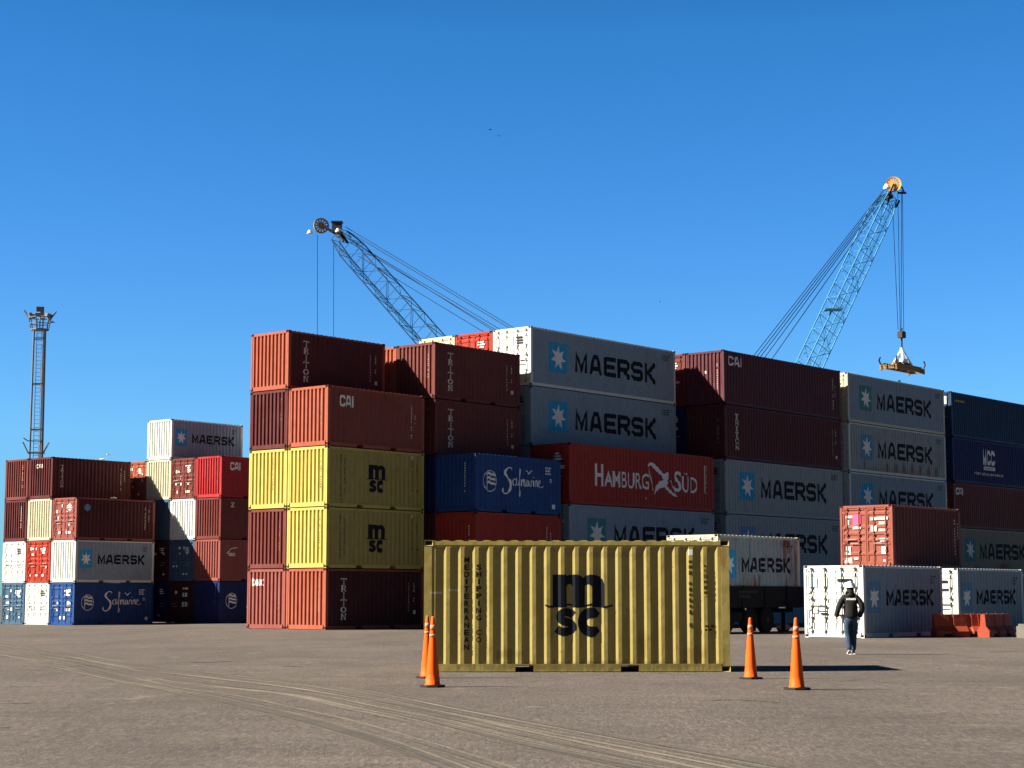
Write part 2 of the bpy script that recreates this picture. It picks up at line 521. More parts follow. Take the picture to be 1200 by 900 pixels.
M['crack'] = simple('tar_crack', (0.035, 0.032, 0.03), 0.95)
def cracks():
    mb = MB()
    rnd = random.Random(8)
    for pts, wd in (([(75,779),(92,778),(110,778),(127,777)], .05), ([(215,773),(240,774),(262,773),(286,772.5)], .06), ([(330,778),(342,778.5),(356,779)], .05),
                ([(0,824),(20,823.5),(42,823)], .03), ([(0,852),(12,851.5)], .03), ([(0,804),(30,803),(55,802)], .02), ([(985,796),(1010,794),(1045,798),(1075,800)], .03),
                ([(560,808),(600,806),(640,806.5)], .015), ([(820,822),(850,820),(900,822),(930,825)], .03), ([(1120,795),(1160,797),(1210,801)], .02),
                ([(1090,762),(1150,764),(1210,763)], .04), ([(420,752),(460,754),(490,753)], .03)):
        P2 = catmull([on_ground(*p) for p in pts], 6)
        n0 = len(mb.v)
        for i, p in enumerate(P2):
            hw = wd * (0.25 + 0.9 * rnd.random()) * (0.2 + math.sin(math.pi * i / (len(P2)-1)))
            for s_ in (-1, 1):
                mb.v.append((p[0], p[1] + s_ * hw * 1.6, gz(p[0], p[1]) + 0.006))
        for i in range(len(P2)-1):
            q = n0 + 2*i
            mb.f.append((q, q+2, q+3, q+1)); mb.mi.append(0)
    return mb.mesh('crack')
tag(put('ground_cracks', cracks(), M['crack']), kind='structure')

# ------------------------------------------------------------------ corrugated panels and what is painted on them
W = 2.438
class Profile:
    """corrugation along a: list of (a, depth)"""
    def __init__(s, a0, a1, pitch, depth, flat_o, flat_i):
        s.a0, s.a1 = a0, a1
        k = max(1, int(round((a1 - a0 - flat_o) / pitch)))
        p = (a1 - a0 - flat_o) / k
        sl = (p - flat_o - flat_i) / 2
        pts = [(a0, 0.0)]
        x = a0
        for i in range(k):
            x0 = a0 + i * p + flat_o
            pts += [(x0, 0.0), (x0 + sl, depth), (x0 + sl + flat_i, depth), (x0 + p - flat_o + 0.0, 0.0)]
        pts = [q for i, q in enumerate(pts)]
        pts.append((a1, 0.0))
        s.pts = pts
    def d(s, a):
        P_ = s.pts
        if a <= P_[0][0]: return P_[0][1]
        for i in range(len(P_) - 1):
            if a <= P_[i+1][0]:
                a0, d0 = P_[i]; a1, d1 = P_[i+1]
                return d0 if a1 - a0 < 1e-9 else d0 + (d1 - d0) * (a - a0) / (a1 - a0)
        return P_[-1][1]

def side_profile(L): return Profile(-L/2 + 0.16, L/2 - 0.16, 0.278, 0.036, 0.072, 0.070)
END_P = Profile(-W/2 + 0.10, W/2 - 0.10, 0.25, 0.066, 0.088, 0.070)
SIDE_OUT = W/2 - 0.012

_mesh = {}
def cached(key, fn):
    if key not in _mesh: _mesh[key] = fn()
    return _mesh[key]

def panel_mesh(prof, z0, z1, fn, name, cap=0.05):
    mb = MB()
    rows = [(z0, 1.0), (z1 - cap, 1.0), (z1, 0.0)]
    k = len(prof.pts)
    for (z, q) in rows:
        for (a, d) in prof.pts: mb.v.append(fn(a, d * q, z))
    for (z, q) in rows[::1]:
        pass
    for j in range(2):
        for i in range(k - 1):
            mb.f.append((j*k+i, j*k+i+1, (j+1)*k+i+1, (j+1)*k+i)); mb.mi.append(0)
    return mb

def side_mesh(L, H, s):
    prof = side_profile(L)
    def fn(a, d, z): return (a, s * (SIDE_OUT - d), z)
    mb = panel_mesh(prof, 0.16, H - 0.10, fn, 'side_panel')
    me = mb.mesh('side_panel', recalc=False)
    return me

def end_mesh(L, H, s):
    def fn(a, d, z): return (s * (L/2 - 0.015 - d), a, z)
    return panel_mesh(END_P, 0.20, H - 0.12, fn, 'end_panel').mesh('end_panel', recalc=False)

def roof_mesh(L, H):
    prof = Profile(-L/2 + 0.10, L/2 - 0.10, 0.278, 0.020, 0.09, 0.07)
    mb = MB(); k = len(prof.pts)
    for y in (-W/2 + 0.05, W/2 - 0.05):
        for (a, d) in prof.pts: mb.v.append((a, y, H - 0.004 - d))
    for i in range(k-1): mb.f.append((i, i+1, k+i+1, k+i)); mb.mi.append(0)
    # closing lips down to the rail
    for y in (-W/2 + 0.05, W/2 - 0.05):
        n0 = len(mb.v)
        for (a, d) in prof.pts: mb.v += [(a, y, H - 0.004 - d), (a, y, H - 0.05)]
        for i in range(k-1): mb.f.append((n0+2*i, n0+2*i+2, n0+2*i+3, n0+2*i+1)); mb.mi.append(0)
    return mb.mesh('roof')

def frame_mesh(L, H):
    mb = MB()
    for sx in (-1, 1):
        for sy in (-1, 1):
            xa, xb = sorted((sx*(L/2 - 0.004), sx*(L/2 - 0.158)))
            ya, yb = sorted((sy*(W/2 - 0.004), sy*(W/2 - 0.098)))
            mb.box(xa, xb, ya, yb, 0.118, H - 0.118)
    for sy in (-1, 1):
        ya, yb = sorted((sy*(W/2 - 0.006), sy*(W/2 - 0.066)))
        mb.box(-L/2 + 0.178, L/2 - 0.178, ya, yb, H - 0.10, H - 0.028)
        ya, yb = sorted((sy*(W/2 - 0.003), sy*(W/2 - 0.055)))
        if L < 8:
            for (a, b) in ((-L/2 + 0.178, -1.22), (-0.86, 0.86), (1.22, L/2 - 0.178)):
                mb.box(a, b, ya, yb, 0.012, 0.16)
            for c in (-1.04, 1.04): mb.box(c - 0.18, c + 0.18, ya, yb, 0.132, 0.16)
        else:
            mb.box(-L/2 + 0.178, L/2 - 0.178, ya, yb, 0.012, 0.16)
    if L < 8:
        for c in (-1.225, -0.855, 0.855, 1.225):
            mb.box(c - 0.008, c + 0.008, -W/2 + 0.056, W/2 - 0.056, 0.015, 0.117)
    for sx in (-1, 1):
        xa, xb = sorted((sx*(L/2 - 0.008), sx*(L/2 - 0.09)))
        mb.box(xa, xb, -W/2 + 0.162, W/2 - 0.162, 0.02, 0.20)
        mb.box(xa, xb, -W/2 + 0.162, W/2 - 0.162, H - 0.12, H - 0.012)
    return mb.mesh('frame')

def floor_mesh(L, H):
    mb = MB()
    mb.box(-L/2 + 0.10, L/2 - 0.10, -W/2 + 0.06, W/2 - 0.06, 0.12, 0.155)
    return mb.mesh('floor')

def casting_mesh():
    """corner fitting with its oval holes; outer faces look to -x, -y"""
    bm = bmesh.new()
    bmesh.ops.create_cube(bm, size=1.0)
    for v in bm.verts:
        v.co.x = v.co.x * 0.178 + 0.089; v.co.y = v.co.y * 0.162 + 0.081; v.co.z = v.co.z * 0.118 + 0.059
    for nrm in (Vector((-1,0,0)), Vector((0,-1,0))):
        f = [f for f in bm.faces if f.normal.dot(nrm) > 0.9 and f.calc_area() > 0.01][0]
        r = bmesh.ops.inset_region(bm, faces=[f], thickness=0.032, depth=0)
        bmesh.ops.translate(bm, verts=f.verts, vec=-nrm * 0.03)
        f.material_index = 1
    me = bpy.data.meshes.new('corner_casting'); bm.to_mesh(me); bm.free()
    return me

def mirror_mesh(me, sx, sy, sz, T):
    bm = bmesh.new(); bm.from_mesh(me)
    for v in bm.verts: v.co = Vector((v.co.x*sx + T[0], v.co.y*sy + T[1], v.co.z*sz + T[2]))
    if sx*sy*sz < 0: bmesh.ops.reverse_faces(bm, faces=bm.faces)
    m2 = bpy.data.meshes.new(me.name); bm.to_mesh(m2); bm.free()
    return m2

RIBS = (0.10, 0.34, 0.46, 0.58, 0.83)
def door_mesh(L, H, s, side):
    """one leaf at end s (-1/+1), side -1/+1 in y"""
    mb = MB()
    z0, z1 = 0.205, H - 0.125
    y0, y1 = sorted((side * 0.012, side * (W/2 - 0.106)))
    def X(d): return s * (L/2 - d)
    def bx(ya, yb, za, zb, da, db):
        xa, xb = sorted((X(da), X(db)))
        mb.box(xa, xb, ya, yb, za, zb)
    bx(y0, y1, z0, z1, 0.062, 0.075)
    bx(y0, y0 + 0.06, z0, z1, 0.030, 0.0615)
    bx(y1 - 0.06, y1, z0, z1, 0.030, 0.0615)
    bx(y0 + 0.06, y1 - 0.06, z0, z0 + 0.07, 0.030, 0.0615)
    bx(y0 + 0.06, y1 - 0.06, z1 - 0.07, z1, 0.030, 0.0615)
    for q in RIBS:
        zc = z1 - q * (z1 - z0)
        poly = [(zc - 0.085, 0.0615), (zc - 0.045, 0.034), (zc + 0.045, 0.034), (zc + 0.085, 0.0615)]
        n0 = len(mb.v)
        for yy in (y0 + 0.06, y1 - 0.06):
            for (z, d) in poly: mb.v.append((X(d), yy, z))
        for a, b in ((0,1),(1,2),(2,3)):
            mb.f.append((n0+a, n0+b, n0+4+b, n0+4+a)); mb.mi.append(0)
    # hinges on the outer edge
    ye = y1 if side > 0 else y0
    for q in (0.08, 0.36, 0.64, 0.92):
        zc = z0 + q * (z1 - z0)
        a, b = sorted((ye, ye - side * 0.14)); bx(a, b, zc - 0.045, zc + 0.045, 0.012, 0.0295)
    return mb.mesh('door')

def rods(L, H, s, side):
    z0, z1 = 0.205, H - 0.125
    res = []
    for q in (0.30, 0.80):
        y = side * (0.012 + q * (W/2 - 0.118))
        mb = MB()
        x = s * (L/2 - 0.004)
        mb.tube((x, y, z0 - 0.10), (x, y, z1 + 0.05), 0.019, n=6)
        for k in (0.0, 0.22, 0.40, 0.52, 0.70, 1.0):
            zc = z0 + k * (z1 - z0)
            xa, xb = sorted((s*(L/2 + 0.020), s*(L/2 - 0.0295)))
            mb.box(xa, xb, y - 0.045, y + 0.045, zc - 0.035, zc + 0.035)
        res.append(mb.mesh('lock_rod'))
    mb = MB()
    for q, zz in ((0.30, 0.36), (0.80, 0.43)):
        y = side * (0.012 + q * (W/2 - 0.118))
        zc = z0 + zz * (z1 - z0)
        ya, yb = sorted((y, y - side * 0.42 if q > .5 else y + side * 0.40))
        xa, xb = sorted((s*(L/2 + 0.022), s*(L/2 + 0.036)))
        mb.box(xa, xb, ya, yb, zc - 0.018, zc + 0.018)
    res.append(mb.mesh('handle'))
    return res

# ---- flat artwork: a list of pieces, each piece = triangles in 2D with its own tiny lift
def stroke(pts, w_, closed=False, taper=None):
    """strip of constant width along a polyline with mitred corners -> list of quads"""
    n = len(pts); L_, R_ = [], []
    for i in range(n):
        p = Vector(pts[i])
        if closed: a, b = Vector(pts[i-1]), Vector(pts[(i+1) % n])
        else: a = Vector(pts[i-1]) if i else None; b = Vector(pts[i+1]) if i < n-1 else None
        d1 = (p - a).normalized() if a is not None else None
        d2 = (b - p).normalized() if b is not None else None
        if d1 is None: d1 = d2
        if d2 is None: d2 = d1
        t = (d1 + d2)
        t = t.normalized() if t.length > 1e-4 else d1
        nn = Vector((-t.y, t.x))
        k = 1.0 / max(0.5, nn.dot(Vector((-d1.y, d1.x))))
        ww = w_ * (taper[i] if taper else 1.0) * 0.5 * k
        L_.append(p + nn * ww); R_.append(p - nn * ww)
    q = []
    m = n if closed else n - 1
    for i in range(m):
        j = (i + 1) % n
        q.append([R_[i], R_[j], L_[j], L_[i]])
    return q

def arc(cx, cy, rx, ry, a0, a1, k=14):
    return [(cx + rx*math.cos(R(a0 + (a1-a0)*i/k)), cy + ry*math.sin(R(a0 + (a1-a0)*i/k))) for i in range(k+1)]

def place(pieces, x, y, w_, h_, rot=False):
    """unit artwork into a box"""
    out = []
    for pc in pieces:
        out.append([[Vector((x + p[0]*w_, y + p[1]*h_)) for p in poly] for poly in pc])
    return out

G = {}
def glyph(s_w, chars):
    pass
def g_block(ch, t=0.19, asp=0.9):
    """squared-off letter with cut corners, in a 1x1 cell, stroke t of height"""
    h = t / 2; a, b = h, 1 - h
    c = 0.12
    tbl = {
     'M': [[(a,0),(a,b),(0.5,0.16),(b,b),(b,0)]],
     'A': [[(a*0.7,0),(0.37,b),(0.63,b),(1-a*0.7,0)], [(0.22,0.30),(0.78,0.30)]],
     'E': [[(1,b),(a+c,b),(a,b-c*.4),(a,a+c*.4),(a+c,a),(1,a)], [(a,0.5),(0.93,0.5)]],
     'R': [[(a,0),(a,b),(b-c,b),(b,b-c),(b,0.42+c+h),(b-c,0.42+h*.4),(a,0.42+h*.4)], [(0.52,0.42),(b,0.16),(b,0)]],
     'S': [[(b,0.74),(b,b-c),(b-c,b),(a+c,b),(a,b-c),(a,0.56+c*.5),(a+c,0.5),(b-c,0.5),(b,0.44-c*.5),(b,a+c),(b-c,a),(a+c,a),(a,a+c),(a,0.27)]],
     'K': [[(a,0),(a,1)], [(b,1),(0.30,0.52),(0.36,0.46),(b+.02,0)]],
     'C': [[(b,0.66),(b,b-c),(b-c,b),(a+c,b),(a,b-c),(a,a+c),(a+c,a),(b-c,a),(b,a+c),(b,0.34)]],
     'I': [[(0.5,0),(0.5,1)]],
    }
    return [stroke(pl, t) for pl in tbl[ch]]

def word_block(txt, x, y, w_, h_, t=0.19, gap=0.17, iw=None):
    out = []; n = len(txt)
    ws = [(iw if (iw and ch == 'I') else 1.0) for ch in txt]
    tot = sum(ws) + gap * (n - 1)
    cx = 0
    for ch, q in zip(txt, ws):
        cw = w_ * q / tot
        # keep stroke weight even: build glyph in its real aspect
        gl = [[[Vector((-0.0, 0)), Vector((1, 0)), Vector((1, 1)), Vector((0, 1))]]] if ch == 'I' else g_block(ch, t)
        if ch == 'I': gl = [[[Vector((p[0]*0.62 + 0.19, p[1])) for p in q_] for q_ in gl[0]]]
        out += place(gl, x + w_ * cx / tot, y, cw, h_)
        cx += q + gap
    return out

def g_serif(ch):
    t, s = 0.22, 0.10
    def ser(x, y, w_=0.3): return [(x - w_/2, y), (x + w_/2, y)]
    tbl = {
     'T': [([(0.5,0),(0.5,1)],t), ([(0.02,0.95),(0.98,0.95)],s*1.3), ([(0.05,1),(0.05,0.76)],s), ([(0.95,1),(0.95,0.76)],s), (ser(.5,.03,.4),s)],
     'R': [([(0.22,0),(0.22,1)],t), ([(0.1,0.96),(0.62,0.96),(0.82,0.86),(0.82,0.62),(0.62,0.50),(0.22,0.50)],s*1.5), ([(0.5,0.5),(0.92,0.02)],t*.9), (ser(.2,.03),s)],
     'I': [([(0.5,0),(0.5,1)],t), (ser(.5,.03,.4),s), (ser(.5,.97,.4),s)],
     'O': [(arc(0.5,0.5,0.40,0.44,0,360,18)[:-1],'o')],
     'N': [([(0.16,0),(0.16,1)],s*1.3), ([(0.14,0.98),(0.84,0.02)],t), ([(0.84,0),(0.84,1)],s*1.3), (ser(.16,.03),s), (ser(.84,.97),s)],
    }
    out = []
    for pl, w_ in tbl[ch]:
        out.append(stroke(pl, 0.18, True) if w_ == 'o' else stroke(pl, w_))
    return out

def vertical_word(txt, x, ytop, cw, chh, pitch, gfn):
    out = []
    for i, ch in enumerate(txt):
        if ch == ' ': continue
        out += place(gfn(ch), x, ytop - i*pitch - chh, cw, chh)
    return out

def g_msc():
    out = []
    mpoly = [(0,0),(0,1),(.27,1),(.27,.96),(.33,.99),(.42,1.0),(.5,.99),(.57,.94),(.60,.90),(.66,.97),(.74,1.0),(.84,.99),(.93,.93),(.98,.84),(1,.72),(1,0),
             (.77,0),(.77,.62),(.75,.68),(.70,.70),(.65,.68),(.63,.62),(.63,0),(.39,0),(.39,.64),(.37,.69),(.33,.71),(.29,.69),(.27,.64),(.27,0)]
    out.append([[Vector((p[0], 0.465 + p[1]*0.535)) for p in mpoly]])
    # wave line
    out.append(stroke([(-.15,.505),(-.10,.485),(-.03,.475),(.04,.480),(.14,.50),(.26,.515),(.38,.505),(.48,.480),(.56,.475),(.64,.49),(.76,.515),(.88,.50),(.96,.477),(1.03,.472),(1.10,.480),(1.18,.50)], 0.030))
    # s
    sp = [(.40,.335),(.36,.365),(.29,.385),(.22,.385),(.155,.355),(.135,.305),(.165,.262),(.235,.238),(.31,.222),(.37,.190),(.385,.145),(.35,.095),(.27,.072),(.19,.072),(.12,.092),(.075,.125)]
    out.append(stroke(catmull(sp, 3), 0.135))
    # c
    out.append(stroke(arc(.755,.225,.185,.155, 42, 318, 20), 0.135, taper=[0.8]*2 + [1.25]*17 + [0.8]*2))
    return out

def g_star(k=7, rin=0.46):
    pts = []
    for i in range(2*k):
        r = 0.5 if i % 2 == 0 else 0.5 * rin
        t = math.pi/2 + math.pi * i / k
        pts.append(Vector((0.5 + r*math.cos(t), 0.5 + r*math.sin(t))))
    return [[[Vector((.5,.5)), pts[i], pts[(i+1) % (2*k)]] for i in range(2*k)]]

_font = {}
def font_tris(txt, bold=0.0, shear=0.0):
    key = (txt, bold, shear)
    if key in _font: return _font[key]
    cu = bpy.data.curves.new('t', 'FONT'); cu.body = txt; cu.offset = bold; cu.shear = shear; cu.resolution_u = 3; cu.fill_mode = 'FRONT' if hasattr(cu, 'fill_mode') else cu.fill_mode
    o = bpy.data.objects.new('t', cu); COL.objects.link(o)
    dg = bpy.context.evaluated_depsgraph_get()
    me = bpy.data.meshes.new_from_object(o.evaluated_get(dg))
    xs = [v.co.x for v in me.vertices]; ys = [v.co.y for v in me.vertices]
    x0, x1, y0, y1 = min(xs), max(xs), min(ys), max(ys)
    tri = [[Vector(((me.vertices[i].co.x - x0)/(x1-x0), (me.vertices[i].co.y - y0)/(y1-y0))) for i in p.vertices] for p in me.polygons]
    bpy.data.objects.remove(o, do_unlink=True); bpy.data.curves.remove(cu); bpy.data.meshes.remove(me)
    _font[key] = [tri]
    return _font[key]

def text(txt, x, y, w_, h_, bold=0.0, shear=0.0):
    return place(font_tris(txt, bold, shear), x, y, w_, h_)

def rect(x, y, w_, h_): return [[[Vector((x,y)), Vector((x+w_,y)), Vector((x+w_,y+h_)), Vector((x,y+h_))]]]

def marks(x, y, w_, h_, seed, vertical=True, rows=1):
    """small codes too small to read in the photo: short worn dashes"""
    rnd = random.Random(seed); out = []
    if vertical:
        z = y + h_
        while z > y:
            hh = 0.05 + 0.05 * rnd.random()
            if rnd.random() > 0.18: out += rect(x, z - hh, w_ * (0.6 + 0.4*rnd.random()), hh * 0.8)
            z -= hh + 0.035
    else:
        for r_ in range(rows):
            xx = x; zz = y + h_ * (rows - 1 - r_) / rows
            ww = w_ * (1.0 if r_ == 0 else 0.5 + 0.4*rnd.random())
            while xx < x + ww:
                a = 0.05 + 0.06 * rnd.random()
                out += rect(xx, zz, a * 0.8, h_ / rows * 0.62)
                xx += a + 0.02
    return out

def lay(pieces, prof, fn, name, lift=0.003):
    """cut the artwork at every fold of the panel and wrap it on the corrugation"""
    bm = bmesh.new()
    lay_ = bm.faces.layers.int.new('p')
    for k, pc in enumerate(pieces):
        for poly in pc:
            vs = [bm.verts.new((p[0], p[1], k * 0.0004)) for p in poly]
            try: bm.faces.new(vs)
            except Exception: pass
    big = [f for f in bm.faces if len(f.verts) > 4]
    if big: bmesh.ops.triangulate(bm, faces=big)
    xs = [v.co.x for v in bm.verts]
    if prof is not None:
        lo, hi = min(xs), max(xs)
        for (a, d) in prof.pts:
            if lo < a < hi:
                bmesh.ops.bisect_plane(bm, geom=bm.verts[:] + bm.edges[:] + bm.faces[:], plane_co=(a, 0, 0), plane_no=(1, 0, 0))
    for v in bm.verts:
        d = prof.d(v.co.x) if prof is not None else 0.0
        v.co = Vector(fn(v.co.x, d - lift - v.co.z, v.co.y))
    me = bpy.data.meshes.new(name); bm.to_mesh(me); bm.free()
    return me

def scribble_safmarine():
    """flowing hand-written wordmark"""
    out = []
    S_ = catmull([(.235,.90),(.19,.98),(.11,.93),(.07,.78),(.12,.64),(.19,.50),(.20,.30),(.15,.12),(.07,.06),(.01,.14),(.02,.25)], 5)
    out.append(stroke(S_, .038, taper=[0.7 + 0.6*math.sin(math.pi*i/(len(S_)-1)) for i in range(len(S_))]))
    def st(p, w_=.020): out.append(stroke(catmull(p, 4), w_))
    st([(.335,.56),(.29,.60),(.255,.50),(.27,.38),(.31,.37),(.335,.52),(.345,.62),(.345,.42),(.375,.38)])          # a
    st([(.375,.38),(.42,.70),(.435,.92),(.41,.95),(.405,.70),(.405,.20),(.40,.00),(.425,.02),(.43,.2)])            # f
    st([(.375,.55),(.455,.58)], .015)
    st([(.455,.36),(.46,.58),(.462,.50),(.49,.60),(.50,.37)]); st([(.50,.48),(.535,.60),(.545,.37),(.57,.40)])       # m
    st([(.63,.56),(.595,.58),(.575,.48),(.59,.37),(.62,.40),(.635,.56),(.64,.40),(.66,.37)])                        # a
    st([(.675,.36),(.68,.58),(.685,.50),(.72,.60)])                                                                  # r
    st([(.745,.58),(.745,.37)]); st([(.742,.68),(.75,.70)], .02)                                                     # i
    st([(.78,.36),(.785,.58),(.79,.50),(.825,.60),(.84,.37)])                                                        # n
    st([(.865,.48),(.91,.52),(.905,.60),(.875,.60),(.86,.48),(.88,.36),(.935,.36),(.985,.42)])                       # e
    st([(.56,.92),(.60,.86),(.63,.80),(.66,.88),(.72,.94)], .024)                                                    # little bird above
    return out

def g_flag():
    out = [stroke(arc(.5,.5,.47,.47,0,360,28)[:-1], .035, True)]
    out.append(stroke([(.26,.84),(.26,.14)], .05))
    top = [(.28,.80),(.42,.86),(.56,.78),(.72,.80),(.86,.74)]
    for k, dy in enumerate((0, -.20, -.40)):
        a = [(x, y + dy) for x, y in top]
        out.append(stroke(catmull(a, 3), .10))
    return out

def g_bird_ribbon():
    """white crossed-wing emblem between the two words"""
    out = []
    p1 = catmull([(.02,.90),(.14,.98),(.30,.86),(.46,.72),(.60,.62)], 4)
    out.append(stroke(p1, .085, taper=[0.5 + 1.0*math.sin(math.pi*min(1, i/(len(p1)-1)*1.0)) for i in range(len(p1))]))
    out.append([[Vector(q) for q in [(.42,.74),(.58,.70),(.70,.78),(.72,.60),(.66,.48),(.56,.50)]]])
    out.append([[Vector(q) for q in [(.60,.52),(.70,.46),(.64,.30),(.46,.26),(.36,.20),(.22,.04),(.27,.26),(.40,.46)]]])
    out.append([[Vector(q) for q in [(.64,.34),(.80,.20),(1.02,.02),(.92,.02),(.76,.12),(.60,.26)]]])
    out.append(stroke([(.05,.86),(.12,.50),(.20,.16)], .028))
    out.append(stroke([(.78,.52),(.88,.30),(.98,.06)], .024))
    return out

# ------------------------------------------------------------------ containers
S20, S40 = 6.058, 12.192
STD, HC = 2.591, 2.896
GAP = 0.014
GROUP = 'shipping containers stacked and set down in the yard'
CAST = casting_mesh()

def container(label, L, H, col, loc, rz, near='wall', rust=0.25, side_art=(), end_art=(), placards=None, seed=0, rodmat=None, endcol=None, body=None, cat='container'):
    root = empty('shipping_container', loc, rz)
    tag(root, label, cat, GROUP)
    pm = body or P(col, rust)
    em = P(endcol, rust) if endcol else pm
    key = (L, H)
    put('frame', cached(('frame',)+key, lambda: frame_mesh(L, H)), em, root)
    put('roof', cached(('roof',)+key, lambda: roof_mesh(L, H)), pm, root)
    put('floor', cached(('floor',)+key, lambda: floor_mesh(L, H)), M['rod_dark'], root)
    for sx in (-1, 1):
        for sy in (-1, 1):
            for sz in (0, 1):
                T = (sx * L/2, sy * W/2, sz * H)
                me = cached(('cast', L, H, sx, sy, sz), lambda: mirror_mesh(CAST, -sx, -sy, -1 if sz else 1, T))
                put('corner_casting', me, [em, M['dark']], root)
    front = put('side_panel', cached(('side', L, H, -1), lambda: side_mesh(L, H, -1)), pm, root)
    put('side_panel', cached(('side', L, H, 1), lambda: side_mesh(L, H, 1)), pm, root)
    es = -1 if near == 'wall' else 1
    endp = put('end_panel', cached(('end', L, H, es), lambda: end_mesh(L, H, es)), em, root)
    ds = -es
    leaves = []
    for side in (-1, 1):
        d = put('door', cached(('door', L, H, ds, side), lambda: door_mesh(L, H, ds, side)), em, root)
        rr = cached(('rods', L, H, ds, side), lambda: rods(L, H, ds, side))
        put('lock_rod', rr[0], rodmat or em, d); put('lock_rod', rr[1], rodmat or em, d); put('handle', rr[2], M['steel'], d)
        leaves.append(d)
    sl = cached(('seal', L, H, ds), lambda: MB().box(*sorted((ds*(L/2-0.078), ds*(L/2-0.10))), -W/2+0.10, W/2-0.10, 0.20, H-0.12).mesh('door_seal'))
    put('door_seal', sl, M['seal'], root)
    # artwork on the visible side
    for (nm, pieces, mat, k) in side_art:
        me = cached(('art', nm, k, L, H), lambda: lay(pieces, side_profile(L), lambda a, d, z: (a, -(SIDE_OUT - d), z), nm, 0.009 if nm in ('star', 'caption') else 0.003))
        put(nm, me, mat, front)
    if near == 'wall':
        for (nm, pieces, mat, k) in end_art:
            me = cached(('eart', nm, k, L, H), lambda: lay([[[Vector((-p[0], p[1])) for p in poly] for poly in pc] for pc in pieces], END_P, lambda a, d, z: (-(L/2 - 0.015 - d), a, z), nm))
            put(nm, me, mat, endp)
    else:
        rnd = random.Random(seed * 17 + 5)
        pl = placards if placards is not None else 5
        items = []
        if isinstance(pl, int):
            for i in range(pl):
                side = rnd.choice((-1, 1)); y = side * rnd.uniform(0.16, 0.85); z = rnd.choice((0.45, 0.95, 1.35, 1.75, 2.1))
                items.append((y, z, rnd.uniform(0.10, 0.26), rnd.uniform(0.08, 0.20), 'placard'))
            for k in range(3):
                items.append((-0.45 - 0.02*k, H - 0.50 - 0.13*k, rnd.uniform(.25, .55), 0.07, 'black_ink' if col in ('white', 'grey', 'pale_grey', 'cream', 'yellow') else 'white_ink'))
        else: items = pl
        for i, (y, z, w_, h_, mk) in enumerate(items):
            leaf = leaves[0] if y < 0 else leaves[1]
            lo, hi = (-W/2 + 0.18, -0.08) if y < 0 else (0.08, W/2 - 0.18)
            a, b = max(lo, y - w_/2), min(hi, y + w_/2)
            if b - a < 0.03: continue
            mb = MB().box(-(L/2 - 0.0295 + 0.004 + 0.0006*i), -(L/2 - 0.0295 - 0.001), a, b, z - h_/2, z + h_/2)
            put('placard', mb.mesh('placard'), M[mk], leaf)
    return root

RST, OCH = (0.17, 0.055, 0.018), (0.25, 0.17, 0.085)
M['rusty_load'] = paint('rust_streaked_pale_paint', C['pale_grey'], 0.35, spots=[(2.05, 2.30, .42, .20, RST, .95), (1.9, 1.85, .16, .55, RST, .7), (2.35, 1.5, .10, .9, RST, .55), (2.72, 1.4, .08, 1.1, RST, .7),
    (-.9, .55, .7, .42, OCH, .6), (-.35, .55, .10, .45, RST, .8), (-.05, .75, .08, .35, RST, .7), (2.0, .55, .10, .5, RST, .8), (2.4, .4, .3, .25, OCH, .6), (.9, .3, 1.2, .16, OCH, .5), (-.7, 1.95, .05, .45, (.08,.07,.06), .7)])
M['msc_front'] = paint('front_mustard_paint', C['olive_yellow'], 0.22, spots=[(-2.78, 1.55, .10, .025, (.6,.58,.5), .8), (-2.45, 1.60, .09, .02, (.6,.58,.5), .7), (0.3, .12, 3.1, .10, (.09,.07,.035), .45), (-2.95, .3, .07, .3, RST, .5),
    (2.9, 2.3, .08, .25, RST, .45), (1.3, .5, .12, .3, (.2,.15,.04), .5), (-.55, .9, .06, .5, (.2,.15,.04), .5), (2.35, .35, .2, .15, RST, .35), (-1.4, .35, .3, .1, (.16,.12,.04), .5), (.6, 2.3, .8, .06, (.2,.15,.05), .4)])
M['dim_ink'] = worn('worn_dark_codes', (0.05, 0.042, 0.014), 0.6, (0.3, 0.25, 0.06))
M['rusty_middle'] = paint('rust_run_pale_paint', C['pale_grey'], 0.4, spots=[(-1.5 + k * 1.05, .42, .22, .40, RST, .75) for k in range(7)] + [(-4.2, .5, .15, .3, RST, .6), (5.2, 1.5, .3, .8, OCH, .4), (0, .25, 6, .14, OCH, .5)])
M['rusty_beige'] = paint('stained_beige_paint', C['beige'], 0.4, spots=[(1.0, .45, 1.1, .28, RST, .7), (-3.0, .4, .3, .25, RST, .5)])
